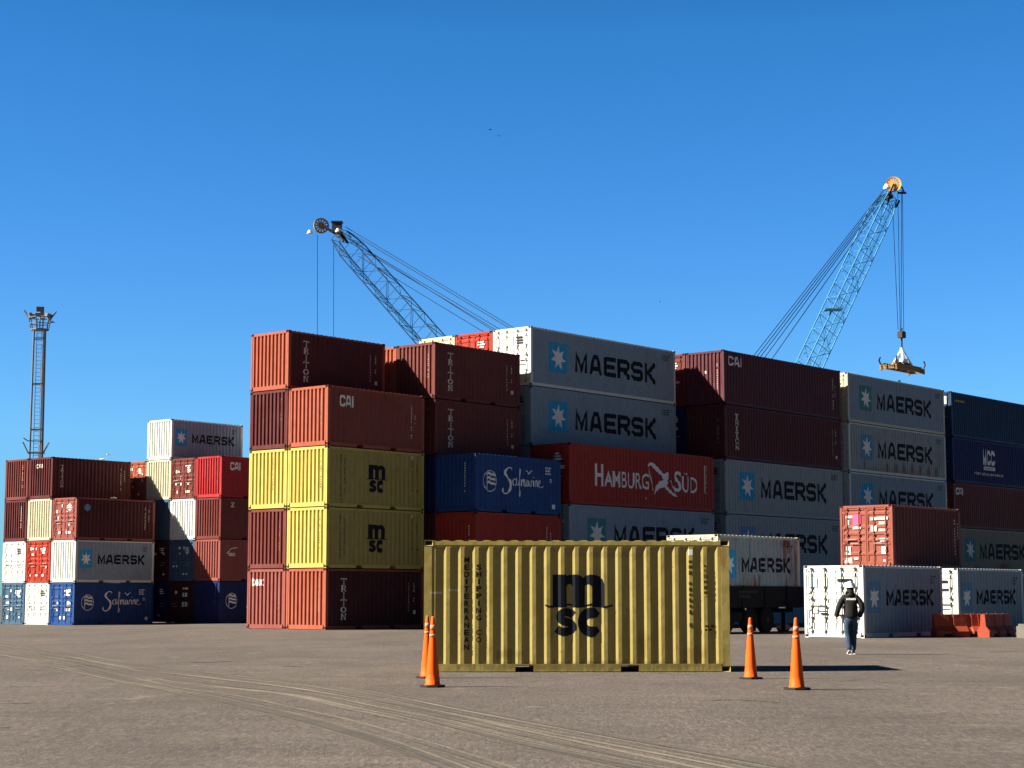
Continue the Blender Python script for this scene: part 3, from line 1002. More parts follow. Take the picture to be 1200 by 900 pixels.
# --- artwork sets (x from the middle of the container, z from its floor)
def maersk40(emblem='sky_blue_ink', H=HC):
    x0 = -S40/2
    sq = rect(x0 + 1.42, 0.78, 1.48, 1.50)
    st = place(g_star(), x0 + 1.42 + 0.13, 0.78 + 0.12, 1.22, 1.26)
    tx = word_block('MAERSK', x0 + 3.50, 0.97, 6.95, 1.02, 0.225, 0.15)
    idm = marks(x0 + 11.0, H - 0.62, 0.7, 0.34, 4, False, 3)
    return [('emblem', sq, M[emblem], ('sq40', emblem)), ('star', [[t for t in st[0]]], M['white_ink'], 'star40'), ('lettering', tx, M['black_ink'], 'mk40'), ('small_marks', idm, M['rod_dark'], 'id40')]
def maersk20(emblem='faded_blue_ink', square=False):
    x0 = -S20/2
    st = place(g_star(), x0 + 0.42, 1.02, 0.80, 0.86)
    tx = word_block('MAERSK', x0 + 1.72, 1.14, 3.62, 0.58, 0.24, 0.15)
    idm = marks(x0 + 5.15, 1.95, 0.42, 0.34, 14, False, 3)
    return [('emblem', rect(x0 + 0.36, 0.88, 0.92, 1.12), M[emblem], ('sq20', emblem)), ('star', st, M['white_ink'], 'star20'), ('lettering', tx, M['black_ink'], 'mk20'), ('small_marks', idm, M['rod_dark'], 'id20')]
def msc20():
    x0 = -S20/2
    logo = place(g_msc(), x0 + 2.55, 0.70, 1.01, 1.21)
    a = []
    for i, ch in enumerate('MEDITERRANEAN'): a += text(ch, x0 + 0.795 + (0.035 if ch == 'I' else 0), 2.25 - i*0.1425 - 0.108, 0.035 if ch == 'I' else 0.105, 0.108, 0.03)
    b = []
    for i, ch in enumerate('SHIPPING CO'):
        if ch != ' ': b += text(ch, x0 + 1.035 + (0.035 if ch == 'I' else 0), 2.11 - i*0.1425 - 0.108, 0.035 if ch == 'I' else 0.105, 0.108, 0.03)
    c = marks(x0 + 5.25, 0.92, 0.085, 1.28, 21); d = marks(x0 + 5.55, 1.52, 0.08, 0.72, 22)
    e = rect(x0 + 5.25, 2.29, 0.085, 0.12)
    f_ = marks(x0 + 5.56, 0.80, 0.15, 0.14, 23, False, 2)
    g_ = marks(x0 + 5.55, 1.46, 0.09, 0.20, 29)
    return [('logo', logo, M['msc_ink'], 'msc'), ('lettering', a, M['msc_ink'], 'medi'), ('lettering', b, M['msc_ink'], 'ship'),
            ('small_marks', c + d + f_, M['dim_ink'], 'mscid'), ('small_marks', g_, M['yellow_ink'], 'mscid3'), ('placard', e, M['placard'], 'mscid2')]
def triton(L, H, ink='cream_ink', x=0.92, top=None, cw=0.34, pitch=0.30):
    x0 = -L/2; top = top or H - 0.42
    a = vertical_word('TRITON', x0 + x, top, cw, pitch * 0.86, pitch, g_serif)
    b = marks(x0 + L - 0.95, 0.75, 0.06, H - 1.25, 31) + marks(x0 + L - 0.62, 1.2, 0.06, H - 1.8, 32) + rect(x0 + L - 0.64, 0.62, 0.14, 0.17)
    return [('lettering', a, M[ink], ('tri', x, top, ink)), ('small_marks', b, M['cream_ink'], 'trimarks')]
def cai(L, H, x=0.85, z=None, w_=0.92, h_=0.48, ink='white_ink'):
    x0 = -L/2; z = z if z is not None else H - 0.40 - h_
    a = word_block('CAI', x0 + x, z, w_, h_, 0.22, 0.10, 0.34)
    b = marks(x0 + L - 0.85, 0.6, 0.05, H - 1.1, 41) + marks(x0 + L - 0.6, 1.3, 0.05, H - 2.1, 42)
    return [('lettering', a, M[ink], ('cai', x, z)), ('small_marks', b, M['cream_ink'], 'caimarks')]
def safmarine(L, fx=0.55, tx=1.85, ty=0.78, tw=3.0, th=1.30):
    x0 = -L/2
    return [('logo', place(g_flag(), x0 + fx, 0.88, 0.95, 1.0), M['white_ink'], 'flag'),
            ('lettering', place(scribble_safmarine(), x0 + tx, ty, tw, th), M['white_ink'], ('saf', tx)),
            ('small_marks', marks(x0 + 4.95, 1.85, 0.42, 0.40, 51, False, 3) + marks(x0 + 5.25, 1.50, 0.16, 0.2, 52, False, 2) + rect(x0 + 5.45, 0.28, 0.22, 0.20), M['white_ink'], 'safm')]
def hamburg():
    x0 = -S40/2
    a = []
    a += text('H', x0 + 2.05, 0.92, 0.62, 1.08, 0.012)
    a += text('AMBURG', x0 + 2.78, 0.92, 3.65, 0.80, 0.010)
    a += text('S', x0 + 8.62, 0.92, 0.62, 1.06, 0.012)
    a += text('\u00dc', x0 + 9.34, 0.92, 0.58, 1.02, 0.008)
    a += text('D', x0 + 10.06, 0.92, 0.62, 0.80, 0.008)
    b = place(g_bird_ribbon(), x0 + 6.30, 0.64, 2.55, 1.62)
    c = rect(x0 + 11.35, 0.95, 0.06, 1.45) + marks(x0 + 11.55, 0.95, 0.06, 1.45, 61) + rect(x0 + 6.1, 0.45, 0.16, 0.08)
    return [('lettering', a, M['white_ink'], 'ham'), ('logo', b, M['white_ink'], 'hambird'), ('small_marks', c, M['cream_ink'], 'hamm')]
def mcc():
    x0 = -S40/2
    a = word_block('MCC', x0 + 4.35, 1.32, 1.75, 0.98, 0.26, 0.10)
    b = rect(x0 + 4.40, 0.98, 1.68, 0.24)
    b2 = text('TRANSPORT', x0 + 4.50, 1.03, 1.46, 0.13, 0.0)
    c = text('YOUR INTRA-ASIA CARRIER', x0 + 3.05, 0.62, 4.30, 0.17, 0.01)
    return [('lettering', a, M['white_ink'], 'mcc'), ('logo', b, M['white_ink'], 'mccb'), ('caption', [[t for t in b2[0]]], P('navy'), 'mcct'), ('lettering', c, M['white_ink'], 'mccc')]
def id_right(L, H, seed=70, ink='cream_ink', x=None):
    x0 = -L/2; x = x or L - 0.8
    return [('small_marks', marks(x0 + x, 0.7, 0.07, H - 1.15, seed) + marks(x0 + x + 0.28, 1.3, 0.06, H - 1.9, seed + 1), M[ink], ('idr', seed, x))]
def end_id(y=0.72, seed=80, ink='cream_ink', z0=0.85, z1=2.2):
    return [('small_marks', marks(y, z0, 0.06, z1 - z0, seed), M[ink], ('eid', y, seed, ink))]
# note: on the end wall x grows to the right as seen from outside

def stack(l, n, z0, items, dz=0.0):
    """items from the ground up; near corner of the stack at yard coordinates l, n"""
    z = z0
    for it in items:
        if it is None: continue
        it = dict(it)
        L, H = it.pop('L'), it.pop('H')
        dl = it.pop('dl', 0.0); dn = it.pop('dn', 0.0)
        cx, cy = yard(l + dl + L/2, n + dn - W/2)
        if not it.pop('skip', False):
            container(it.pop('label'), L, H, it.pop('col'), (cx, cy, z), THETA, **it)
        z += H + GAP

def c20(label, col, **k): return dict(label=label, L=S20, H=k.pop('H', STD), col=col, **k)
def c40(label, col, **k): return dict(label=label, L=S40, H=k.pop('H', HC), col=col, **k)

rf, r0, r1, r2 = -53.536, -56.039, -58.542, -61.045     # rf: front row
# tall stack at the left of the main block, open row and the row behind it
stack(54.26, r0, 0.0, [  # sides darker than ends: side shade put into the paint colour
 c20('rust red container with white vertical letters, bottom of the tall stack, under two yellow ones', 'dark_maroon', endcol='rust_orange', side_art=triton(S20, STD), end_art=end_id(seed=81)),
 c20('yellow container with black logo, lower of the two yellow ones in the tall left stack', 'olive_yellow', endcol='yellow', side_art=msc20(), rust=0.35, end_art=end_id(.78, 82, 'black_ink')),
 c20('yellow container with black logo, directly under the orange brown one in the tall stack', 'olive_yellow', endcol='yellow', side_art=msc20(), end_art=end_id(.80, 83, 'black_ink')),
 c20('orange brown container with three white letters, topmost above the two yellow logo ones', 'shaded_rust', endcol='rust_orange', side_art=cai(S20, STD, .72, 1.72, .86, .50), end_art=end_id(seed=84), rust=.15)])
stack(54.26, r1, 0.0, [
 c20('faded pinkish red container end with small white letters, bottom left corner of the tall stack', 'pink_red', end_art=end_id(.72, 85) + [('lettering', text('tex', -.98, 1.86, .78, .36, .03), M['white_ink'], 'tex')]),
 c20('brown red container end between the pink red one and a yellow end above', 'brown_red', end_art=end_id(.72, 86), rust=.4),
 c20('plain bright yellow container end at the left edge of the tall stack', 'yellow', end_art=end_id(.30, 87, 'black_ink')),
 c20('dull maroon container end under the topmost container of the tall left stack', 'maroon', end_art=end_id(.74, 88)),
 c20('orange red container with shade coloured side, topping the whole left stack against the sky', 'maroon', endcol='rust_orange', H=STD, side_art=triton(S20, STD, top=2.2, pitch=.31), end_art=end_id(.74, 89))])  # maroon side is shade put into the colour of an orange red container
# second pile: blue container with handwriting
stack(60.98, rf, -0.04, [
 c20('plain dark red container at the bottom of the pile under the scarlet one', 'brown_red'),
 c20('bright scarlet container under the blue one with white handwriting, behind the lone yellow container', 'scarlet', side_art=id_right(S20, STD, 90, 'white_ink', 5.0), end_art=end_id(.80, 91, 'white_ink'), rust=.1),
 c20('blue container with round flag emblem and white handwriting in the main block', 'blue', side_art=safmarine(S20), end_art=end_id(.55, 92, 'white_ink'), rust=.1)])
stack(61.0, r0, -0.03, [
 c20('hidden grey container at the bottom of the twin red pile', 'grey'),
 c20('hidden maroon container second from the ground in the twin red pile', 'maroon'),
 c20('hidden blue container third from the ground behind the blue handwriting one', 'navy'),
 c20('lower of two brown red containers with white vertical letters above the blue handwriting one', 'brown_red', side_art=triton(S20, STD), end_art=end_id(seed=93), dl=.03),
 c20('upper of two brown red containers with white vertical letters, its end half in shadow', 'brown_red', side_art=triton(S20, STD), end_art=end_id(seed=94), rust=.2)])
stack(61.05, r1, -0.03, [
 c20('hidden red container behind the twin red pile, on the ground', 'brown_red'),
 c20('hidden dark maroon container behind the twin red pile, second', 'dark_maroon'),
 c20('hidden grey container behind the twin red pile, third', 'grey'),
 c20('hidden rust container behind the twin red pile, fourth', 'rust_orange'),
 c20('rust container whose sunlit end peeks out behind the twin red pile', 'rust_orange')])
# long containers, middle of the block
stack(67.69, rf, -0.06, [
 c40('long grey container on the ground below the one with the white star, unseen', 'grey'),
 c40('long grey container with teal star emblem just under the bright red one', 'grey', near='door', side_art=maersk40('teal_ink'), seed=3),
 c40('long bright red container with white wordmark and crossed wing emblem', 'scarlet', near='door', side_art=hamburg(), seed=5, rust=.12)])
stack(67.88, r0, -0.05, [
 c40('hidden long maroon container at the bottom behind the bright red one', 'maroon'),
 c40('hidden long blue container second behind the bright red one', 'blue'),
 c40('hidden long grey container third behind the bright red one', 'grey'),
 c40('long grey container with blue square star, lower of the pair above the bright red one', 'grey', near='door', side_art=maersk40(), seed=7, rust=.12),
 c40('long grey container with blue square star, topmost of all, white doors in the sun', 'grey', near='door', side_art=maersk40(), seed=8, rust=.08, endcol='white', rodmat=M['steel'], placards=4)])
for row, top, cc, sd_, lab in ((r1, 'scarlet', 'red', 11, 'long red container with sunlit doors showing just left of the topmost white doors'),
                          (r2, 'cream', 'white', 12, 'long cream container whose top edge shows between two red ones under the crane boom')):
    stack(67.90, row, -0.05, [
     c40('hidden long %s container at the ground in the row under the %s doors' % ('brown', cc), 'brown_red'),
     c40('hidden long %s container second in the row under the %s doors' % ('grey', cc), 'grey'),
     c40('hidden long %s container third in the row under the %s doors' % ('navy', cc), 'navy'),
     c40('hidden long %s container fourth in the row under the %s doors' % ('rust', cc), 'rust_orange'),
     c40(lab, top, near='door', seed=sd_)])
stack(80.97, rf, -0.08, [
 c40('long grey container at the foot of the purple red pile, behind the trailer', 'grey', near='door', side_art=maersk40('faded_blue_ink'), seed=20),
 c40('long grey container second from ground below the purple red pile, behind the trailer load', 'pale_grey', near='door', side_art=maersk40('faded_blue_ink'), seed=21),
 c40('long pale grey container with blue star right under the two dark red long ones', 'pale_grey', near='door', side_art=maersk40('sky_blue_ink'), seed=22, rust=.3),
 c40('long dark red container with white vertical letters under the purple red one', 'maroon', side_art=triton(S40, HC, x=1.0, top=2.45, cw=.42, pitch=.33), end_art=end_id(seed=95)),
 c40('long purple red container with white letters in its corner, high against the sky', 'purple_red', side_art=cai(S40, HC, .45, 2.1, 1.35, .52), end_art=end_id(.72, 96) + [('placard', rect(-.05, 1.7, .12, .14), M['placard'], 'pl')], rust=.15)])
stack(80.97, r0, -0.08, [
 c40('hidden long grey container on the ground behind the purple red pile', 'grey'),
 c40('hidden long blue container second behind the purple red pile', 'blue'),
 c40('hidden long grey container third behind the purple red pile', 'grey'),
 c40('long container coloured navy for its shaded doors, left of the dark red long one', 'navy', near='door', seed=33),  # navy stands in for blue shade on white doors
 c40('long brown red container with white placards, its doors peeking beside the purple red end', 'brown_red', near='door', seed=34, placards=9)])
stack(94.0, rf, -0.08, [
 c40('hidden long maroon container at the foot of the three star emblem pile', 'maroon'),
 c40('long dark red container second in the pile, behind the rust red one', 'brown_red', near='door', seed=41),
 c40('long grey container with blue star, lowest of three, just above the rust red one', 'grey', near='door', side_art=maersk40('sky_blue_ink'), seed=42, endcol='white'),
 c40('long rust streaked pale container with star, middle of three under the spreader', 'pale_grey', near='door', side_art=maersk40('faded_blue_ink'), seed=43, endcol='white', body=M['rusty_middle']),
 c40('long grey container with teal star, top of three under the hanging spreader', 'grey', near='door', side_art=maersk40('teal_ink'), seed=44, rust=.35, endcol='cream')])
stack(107.15, rf, -0.08, [
 c40('long grey container on the ground at the right edge of the photo', 'grey'),
 c40('long beige container with star and big black letters at the right edge', 'beige', near='door', side_art=maersk40('teal_ink'), seed=51, body=M['rusty_beige']),
 c40('long red brown container with small white letters at the right edge', 'brown_red', near='door', side_art=cai(S40, HC, .38, 2.1, .95, .46), seed=52),
 c40('long navy container with white three letter sign and tagline at the right edge', 'navy', near='door', side_art=mcc(), seed=53, rust=.08),
 c40('long dark blue container on top at the right edge with small yellow marks', 'dark_blue', near='door', side_art=[('small_marks', marks(-S40/2 + .5, 2.28, 1.3, .20, 78, False, 1), M['yellow_ink'], 'ylw')] , seed=54, rust=.1, placards=[(-.55, 2.35, .75, .5, 'placard'), (-.3, 1.5, .3, .3, 'placard')])])

# ---- the pair of container groups far left
zA = -0.37
lA, nA = 68.38, -92.50
end_row = 2.56
def A(k): return nA - k * end_row
stack(lA, A(0), zA, [
 c20('blue container with white handwriting, on the ground at the front of the far left group', 'blue', near='door', side_art=safmarine(S20, .72, 2.15), seed=61, placards=12),
 c20('grey container with dark letters and star over the blue handwriting one, far left group', 'grey', side_art=maersk20('sky_blue_ink'), endcol='white', rust=.1),
 c20('maroon container with a small round emblem and red doors, far left group', 'dark_maroon', near='door', seed=62, endcol='pink_red', placards=9,
     side_art=[('emblem', [[arc(-2.2, 1.98, .22, .22, 0, 360, 16)[:-1]]], M['faded_blue_ink'], 'rnd')] + id_right(S20, STD, 97))])
stack(lA, A(1), zA, [
 c20('white container end with many panels on the ground, second from the blue doors', 'white', near='door', seed=63),
 c20('orange red container doors with white stickers, second level of the far left group', 'scarlet', near='door', seed=64, placards=10),
 c20('pale yellowish container end with a rusty patch, third level of the far left group', 'cream', rust=.75),
 c20('dark maroon container with white vertical letters topping the far left group', 'maroon', side_art=[('lettering', vertical_word('TRITON', -2.4, 2.1, .24, .2, .24, g_serif), M['cream_ink'], 'trs')] + id_right(S20, STD, 98), end_art=[('lettering', word_block('CAI', -.55, 1.92, .72, .26, .22, .12, .34), M['cream_ink'], 'caie')], dl=0)])
stack(lA, A(2), zA, [
 c20('grey blue container doors on the ground at the far left edge', 'steel_blue', near='door', seed=65, placards=14),
 c20('white container doors, second level at the far left edge', 'white', near='door', seed=66, rust=.4),
 c20('plain maroon container end, third level at the far left edge', 'maroon', end_art=end_id(.6, 99)),
 c20('brown red container end, top level at the far left edge below the light mast', 'brown_red', end_art=end_id(.62, 100))])
zB = -0.27
lB, nB = 75.39, -87.28
def B(k): return nB - k * 2.46
stack(lB, B(0), zB, [
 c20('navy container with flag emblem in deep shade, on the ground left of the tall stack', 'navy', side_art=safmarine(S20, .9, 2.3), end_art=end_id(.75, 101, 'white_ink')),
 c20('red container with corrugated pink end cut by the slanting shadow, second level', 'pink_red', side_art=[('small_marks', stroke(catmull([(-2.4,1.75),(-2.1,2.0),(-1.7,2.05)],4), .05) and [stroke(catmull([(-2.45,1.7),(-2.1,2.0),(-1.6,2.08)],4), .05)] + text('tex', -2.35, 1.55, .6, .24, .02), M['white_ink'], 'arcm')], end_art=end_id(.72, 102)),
 c20('brown red container with a small corner mark, third level under the bright red one', 'brown_red', side_art=[('small_marks', text('Z', -2.2, 2.0, .34, .30, .02), M['cream_ink'], 'zm')], end_art=end_id(.74, 103)),
 c20('bright red container with white letters on its dark side, top right of the second group', 'bright_red', side_art=cai(S20, STD, .72, 1.72, .80, .46), end_art=end_id(.74, 104), rust=.08)])
stack(lB, B(1), zB, [
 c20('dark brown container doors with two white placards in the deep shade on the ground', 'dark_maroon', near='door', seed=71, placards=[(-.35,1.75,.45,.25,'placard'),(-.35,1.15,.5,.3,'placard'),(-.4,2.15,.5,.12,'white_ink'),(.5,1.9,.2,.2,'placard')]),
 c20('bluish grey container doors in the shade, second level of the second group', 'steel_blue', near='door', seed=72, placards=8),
 c20('white corrugated container end crossed by a slanting shadow, third level', 'white', rust=.35),
 c20('brown red container doors with white stickers, fourth level next to the bright red end', 'brown_red', near='door', seed=74, placards=12)])
stack(lB, B(2), zB, [
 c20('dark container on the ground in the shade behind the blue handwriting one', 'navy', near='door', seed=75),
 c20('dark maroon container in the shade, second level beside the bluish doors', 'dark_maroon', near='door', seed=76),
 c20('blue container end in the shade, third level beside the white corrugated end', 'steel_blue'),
 c20('pale cream corrugated container end right below the topmost grey container', 'cream', rust=.3),
 c20('grey container with dark letters and star alone on top of the second group', 'grey', endcol='white', side_art=maersk20('sky_blue_ink'), rust=.1)])
stack(lB, B(3), zB, [
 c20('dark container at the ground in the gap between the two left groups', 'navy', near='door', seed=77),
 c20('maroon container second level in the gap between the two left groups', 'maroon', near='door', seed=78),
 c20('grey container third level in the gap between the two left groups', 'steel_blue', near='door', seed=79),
 c20('orange container doors glimpsed in the gap between the two left groups', 'rust_orange', near='door', seed=80, placards=10)])
stack(lB + 6.7, B(1), zB, [
 c20('hidden blue container behind the second group, on the ground', 'navy'),
 c20('hidden red container behind the second group, second level', 'maroon'),
 c20('hidden brown container behind the second group, third level', 'brown_red'),
 c20('hidden grey container behind the second group, fourth level', 'grey'),
 c20('white container doors sliver showing behind the topmost grey one', 'white', near='door', seed=83)])

# ---- the single containers set down on the open ground
MSC_A = R(1.6)
mx, my = -1.742, 36.28
cx = mx + math.cos(MSC_A) * S20/2 - math.sin(MSC_A) * W/2
cy = my + math.sin(MSC_A) * S20/2 + math.cos(MSC_A) * W/2
container('lone mustard yellow container with big black logo standing in front between the cones', S20, STD, 'olive_yellow', (cx, cy, -0.048), MSC_A, side_art=msc20(), rust=0.12, body=M['msc_front'])

lW, nW = 58.05, -32.60
x, y = yard(lW + S20/2, nW - W/2)
container('grey container with white doors on the ground behind the walking person', S20, STD, 'grey', (x, y, -0.06), THETA, near='door', endcol='white', side_art=maersk20(), rodmat=M['rod_dark'], seed=90,
   placards=[(.85,1.98,.34,.34,'pale_blue'),(.42,2.0,.28,.34,'placard'),(-.45,2.05,.6,.10,'black_ink'),(-.5,1.86,.35,.10,'pale_blue'),(.80,.98,.26,.22,'placard'),(.40,.85,.3,.07,'black_ink'),(-.35,.8,.3,.06,'black_ink'),(.42,1.30,.34,.30,'placard')], rust=.18)
x, y = yard(67.78 + S20/2, -33.80 - W/2)
container('grey container with white doors mostly hidden, farther right beside the orange barriers', S20, STD, 'grey', (x, y, -0.05), THETA, near='door', endcol='white', side_art=maersk20(), rodmat=M['rod_dark'], seed=91,
   placards=[(-.45,2.05,.6,.10,'black_ink'),(-.5,1.72,.62,.10,'black_ink'),(-.3,1.5,.3,.08,'black_ink')], rust=.15)
x, y = yard(67.14 + S20/2, -36.30 - W/2)
container('hidden blue container on the ground carrying the rust red one', S20, STD, 'blue', (x, y, -0.04), THETA, near='door', seed=92)
container('rust red container with stickered doors stacked behind the white doored one', S20, STD, 'brown_red', (x, y, -0.04 + STD + GAP), THETA, near='door', endcol='sunlit_red', seed=93, side_art=id_right(S20, STD, 105, 'cream_ink', 5.5),  # darker side and lighter doors: shade and sun put into the paint
   placards=[(.45,1.98,.36,.46,'pink_ink'),(.45,1.66,.36,.10,'placard'),(.80,2.12,.3,.10,'placard'),(.85,1.85,.10,.28,'placard'),(-.34,2.02,.30,.12,'placard'),(-.75,2.03,.5,.12,'cream_ink'),(-.75,1.84,.34,.12,'cream_ink'),
             (-.34,1.62,.26,.24,'placard'),(-.72,1.55,.3,.10,'cream_ink'),(-.78,1.15,.34,.14,'placard'),(.85,.72,.22,.34,'placard'),(-.78,.72,.2,.30,'placard'),(.86,.32,.34,.22,'placard'),(-.84,.3,.18,.08,'placard'),(.5,.40,.2,.1,'cream_ink')], rust=.35)

# ------------------------------------------------------------------ trailer carrying a rusty container
lT, nT = 59.67, -39.84
zT = 1.23
x, y = yard(lT + S20/2, nT - W/2)
gT = gz(x, y)
container('rust streaked pale container with dark letters loaded on the dark trailer', S20, STD, 'pale_grey', (x, y, gT + zT + 0.05), THETA, near='door', endcol='cream', side_art=maersk20('sky_blue_ink'), seed=95, body=M['rusty_load'])
M['truck'] = simple('black_chassis', (0.005, 0.005, 0.006), 0.8)
M['tyre'] = simple('tyre_rubber', (0.008, 0.008, 0.009), 0.9)
M['rim'] = simple('dusty_rim', (0.035, 0.03, 0.028), 0.8)
M['lampr'] = simple('clear_reflector', (0.7, 0.68, 0.6), 0.3)
def trailer():
    x, y = yard(lT - 0.25, nT - W/2)
    root = empty('flatbed_trailer', (x, y, gT), THETA)
    tag(root, 'black drop side flatbed trailer parked under the rust streaked container', 'trailer')
    Lb = 6.9
    mb = MB().box(0, Lb, -1.27, 1.27, 1.10, 1.23)
    put('bed', mb.mesh('bed'), M['truck'], root)
    for s in (-1, 1):
        mb = MB().box(0.02, Lb - 0.02, *sorted((s*1.275, s*1.315)), 1.02, 1.86)
        for k in range(5):
            xx = 0.1 + k * (Lb - 0.3) / 4
            mb.box(xx, xx + 0.09, *sorted((s*1.316, s*1.35)), 0.98, 1.88)
        for zz in (1.3, 1.58): mb.box(0.2, Lb - 0.2, *sorted((s*1.316, s*1.33)), zz, zz + 0.03)
        sb = put('side_board', mb.mesh('side_board'), M['truck'], root)
        if s < 0:
            tx = marks(1.5, 1.40, 1.3, 0.36, 77, False, 2)
            me = lay(tx, None, lambda a, d, z: (a, -1.352 + d, z), 'lettering')
            put('lettering', me, worn('dim_lettering', (0.03, 0.03, 0.034), 0.3), sb)
            put('reflector', MB().box(1.9, 1.98, -1.356, -1.35, 0.92, 1.0).mesh('reflector'), M['lampr'], root)
            put('reflector', MB().box(4.4, 4.9, -1.356, -1.35, 0.98, 1.03).mesh('reflector'), M['lampr'], root)
    mb = MB()
    for yy in (-0.48, 0.40): mb.box(0.05, Lb, yy, yy + 0.08, 0.80, 1.098)
    for k in range(7): mb.box(0.3 + k, 0.36 + k, -1.2, 1.2, 1.0, 1.097)
    put('chassis', mb.mesh('chassis'), M['truck'], root)
    wh = MB().lathe([(0.30,-.14),(0.46,-.15),(0.52,-.10),(0.52,.10),(0.46,.15),(0.30,.14)], 26, axis='y').mesh('tyre', smooth=False)
    rm = MB().lathe([(0.10,-.16),(0.14,-.10),(0.28,-.09),(0.30,-.12),(0.30,.12),(0.1,.12)], 20, axis='y').mesh('rim')
    for xx in (0.85, 2.55, 3.75):
        put('axle', MB().tube((xx, -1.1, 0.52), (xx, 1.1, 0.52), 0.06, n=8).mesh('axle'), M['truck'], root)
        for yy in (-1.08, 1.08):
            t = put('wheel', wh, M['tyre'], root, (xx, yy, 0.522))
            put('rim', rm, M['rim'], t)
    mb = MB()
    mb.box(1.4, 2.0, -1.15, -0.7, 0.45, 0.85)
    put('tool_box', mb.mesh('tool_box'), M['truck'], root)
    mb = MB()
    for yy in (-0.8, 0.8):
        mb.box(5.55, 5.67, yy - 0.06, yy + 0.06, 0.1, 1.098); mb.box(5.40, 5.82, yy - 0.14, yy + 0.14, 0.02, 0.10)
    put('landing_leg', mb.mesh('landing_leg'), M['truck'], root)
    for yy in (-1.08, ):
        put('mud_guard', MB().box(0.15, 0.19, yy - .2, yy + .2, 0.25, 1.0).mesh('mud_guard'), M['truck'], root)
trailer()

# ------------------------------------------------------------------ cones
M['orange'] = simple('orange_plastic', (0.95, 0.17, 0.012), 0.45)
def conemat():
    m, n, b = newmat('cone_orange')
    v = coords(n)
    k = ramp(n, noise(n, v, 6.0, 5, 0.7), 0.45, 0.75)
    c = mixc(n, math2(n, 'MULTIPLY', k, 0.35), (0.80, 0.105, 0.006), (0.60, 0.085, 0.02))
    n.links.new(c, b.inputs['Base Color']); b.inputs['Roughness'].default_value = 0.55; b.inputs['Specular IOR Level'].default_value = 0.15
    return m
M['orange'] = conemat()
M['collar'] = worn('faded_reflective_collar', (0.62, 0.25, 0.17), 0.8, (0.75, 0.14, 0.04))
M['cbase'] = simple('black_cone_base', (0.022, 0.022, 0.024), 0.7)
def cone(px, py, h, label, tilt=0.0):
    x, y = on_ground(px, py)
    root = empty('traffic_cone', (x, y, gz(x, y)), tilt)
    tag(root, label, 'traffic cone', 'tall orange cones around the lone container')
    rb, rt = 0.118, 0.026
    def r(z): return rb + (rt - rb) * (z - 0.05) / (h - 0.05)
    mb = MB().lathe([(rb + 0.02, 0.036), (rb, 0.05)] + [(r(h*q), h*q) for q in (.2,.4,.6,.66)] + [(r(h*.97), h*.97), (rt*.7, h)], 28)
    me = mb.mesh('cone_body', smooth=True)
    put('cone_body', me, M['orange'], root)
    for a, b in ((.71,.75), (.81,.88)):
        c = MB().lathe([(r(h*a) + .004, h*a), (r(h*b) + .004, h*b)], 28).mesh('collar', smooth=True)
        put('collar', c, M['collar'], root)
    mb = MB()
    pts = []
    s = 0.20
    for i in range(8):
        t = R(22.5 + 45*i); pts.append((s*1.06*math.cos(t), s*1.06*math.sin(t)))
    mb.prism(pts, 0.002, 0.035)
    put('base', mb.mesh('base'), M['cbase'], root)
cone(500.6, 792.0, 1.13, 'orange cone at the left corner of the lone container, half hidden behind another', .2)
cone(507.0, 805.0, 1.12, 'orange cone nearest the camera at the left corner of the lone container')
cone(880, 792.8, 1.10, 'orange cone just right of the lone container, smaller of the right pair', .3)
cone(934, 807.2, 1.12, 'orange cone standing farthest right, nearer to the camera', .1)

# ------------------------------------------------------------------ barriers
M['barrier'] = paint('orange_barrier_plastic', (0.30, 0.055, 0.028), 0.15)
def barrier_mesh(L=2.0):
    prof = [(-.28, 0), (.28, 0), (.28, .22), (.13, .40), (.09, .83), (-.09, .83), (-.13, .40), (-.28, .22)]
    mb = MB()
    segs = [0.0, 0.05, 0.55, 0.60, 0.70, 0.75, 1.25, 1.30, 1.40, 1.45, 1.95, 2.0]
    sc = [0.9, 1, 1, .8, .8, 1, 1, .8, .8, 1, 1, 0.9]
    k = len(prof)
    for xx, q in zip(segs, sc):
        for (py_, pz) in prof: mb.v.append((xx, py_ * q, pz))
    for i in range(len(segs) - 1):
        for j in range(k):
            mb.f.append((i*k + j, i*k + (j+1) % k, (i+1)*k + (j+1) % k, (i+1)*k + j)); mb.mi.append(0)
    mb.f.append(tuple(range(k))[::-1]); mb.mi.append(0)
    mb.f.append(tuple(range((len(segs)-1)*k, len(segs)*k))); mb.mi.append(0)
    return mb.mesh('barrier_body')
bm_ = barrier_mesh()
M['filler'] = simple('filler_cap', (0.05, 0.04, 0.04), 0.6)
def barrier(px, Y, rz, label):
    p = at(px, 740, Y)
    root = empty('plastic_barrier', (p.x, p.y, gz(p.x, p.y)), rz)
    tag(root, label, 'barrier', 'orange plastic barriers huddled by the grey container')
    put('barrier_body', bm_, M['barrier'], root)
    for xx in (0.35, 1.6):
        put('filler_cap', MB().lathe([(0.05, 0.83), (0.05, 0.86)], 10, (xx, 0, 0)).mesh('filler_cap'), M['filler'], root)
    for xx in (0.3, 1.3):
        put('fork_slot', MB().box(xx, xx + 0.3, -0.284, -0.281, 0.03, 0.13).mesh('fork_slot'), M['dark'], root)
barrier(1094, 66.5, THETA - R(38), 'orange plastic barrier leftmost, wholly in the shade of the grey container')
barrier(1133, 67.2, THETA - R(2), 'orange plastic barrier with sunlit end next to the shaded leftmost one')
barrier(1144, 66.8, THETA - R(2), 'orange plastic barrier in the middle with a sunlit slanted end')
barrier(1152, 66.4, THETA - R(2), 'orange plastic barrier front right with its long side facing the camera')
p = at(1199, 742, 65.3)
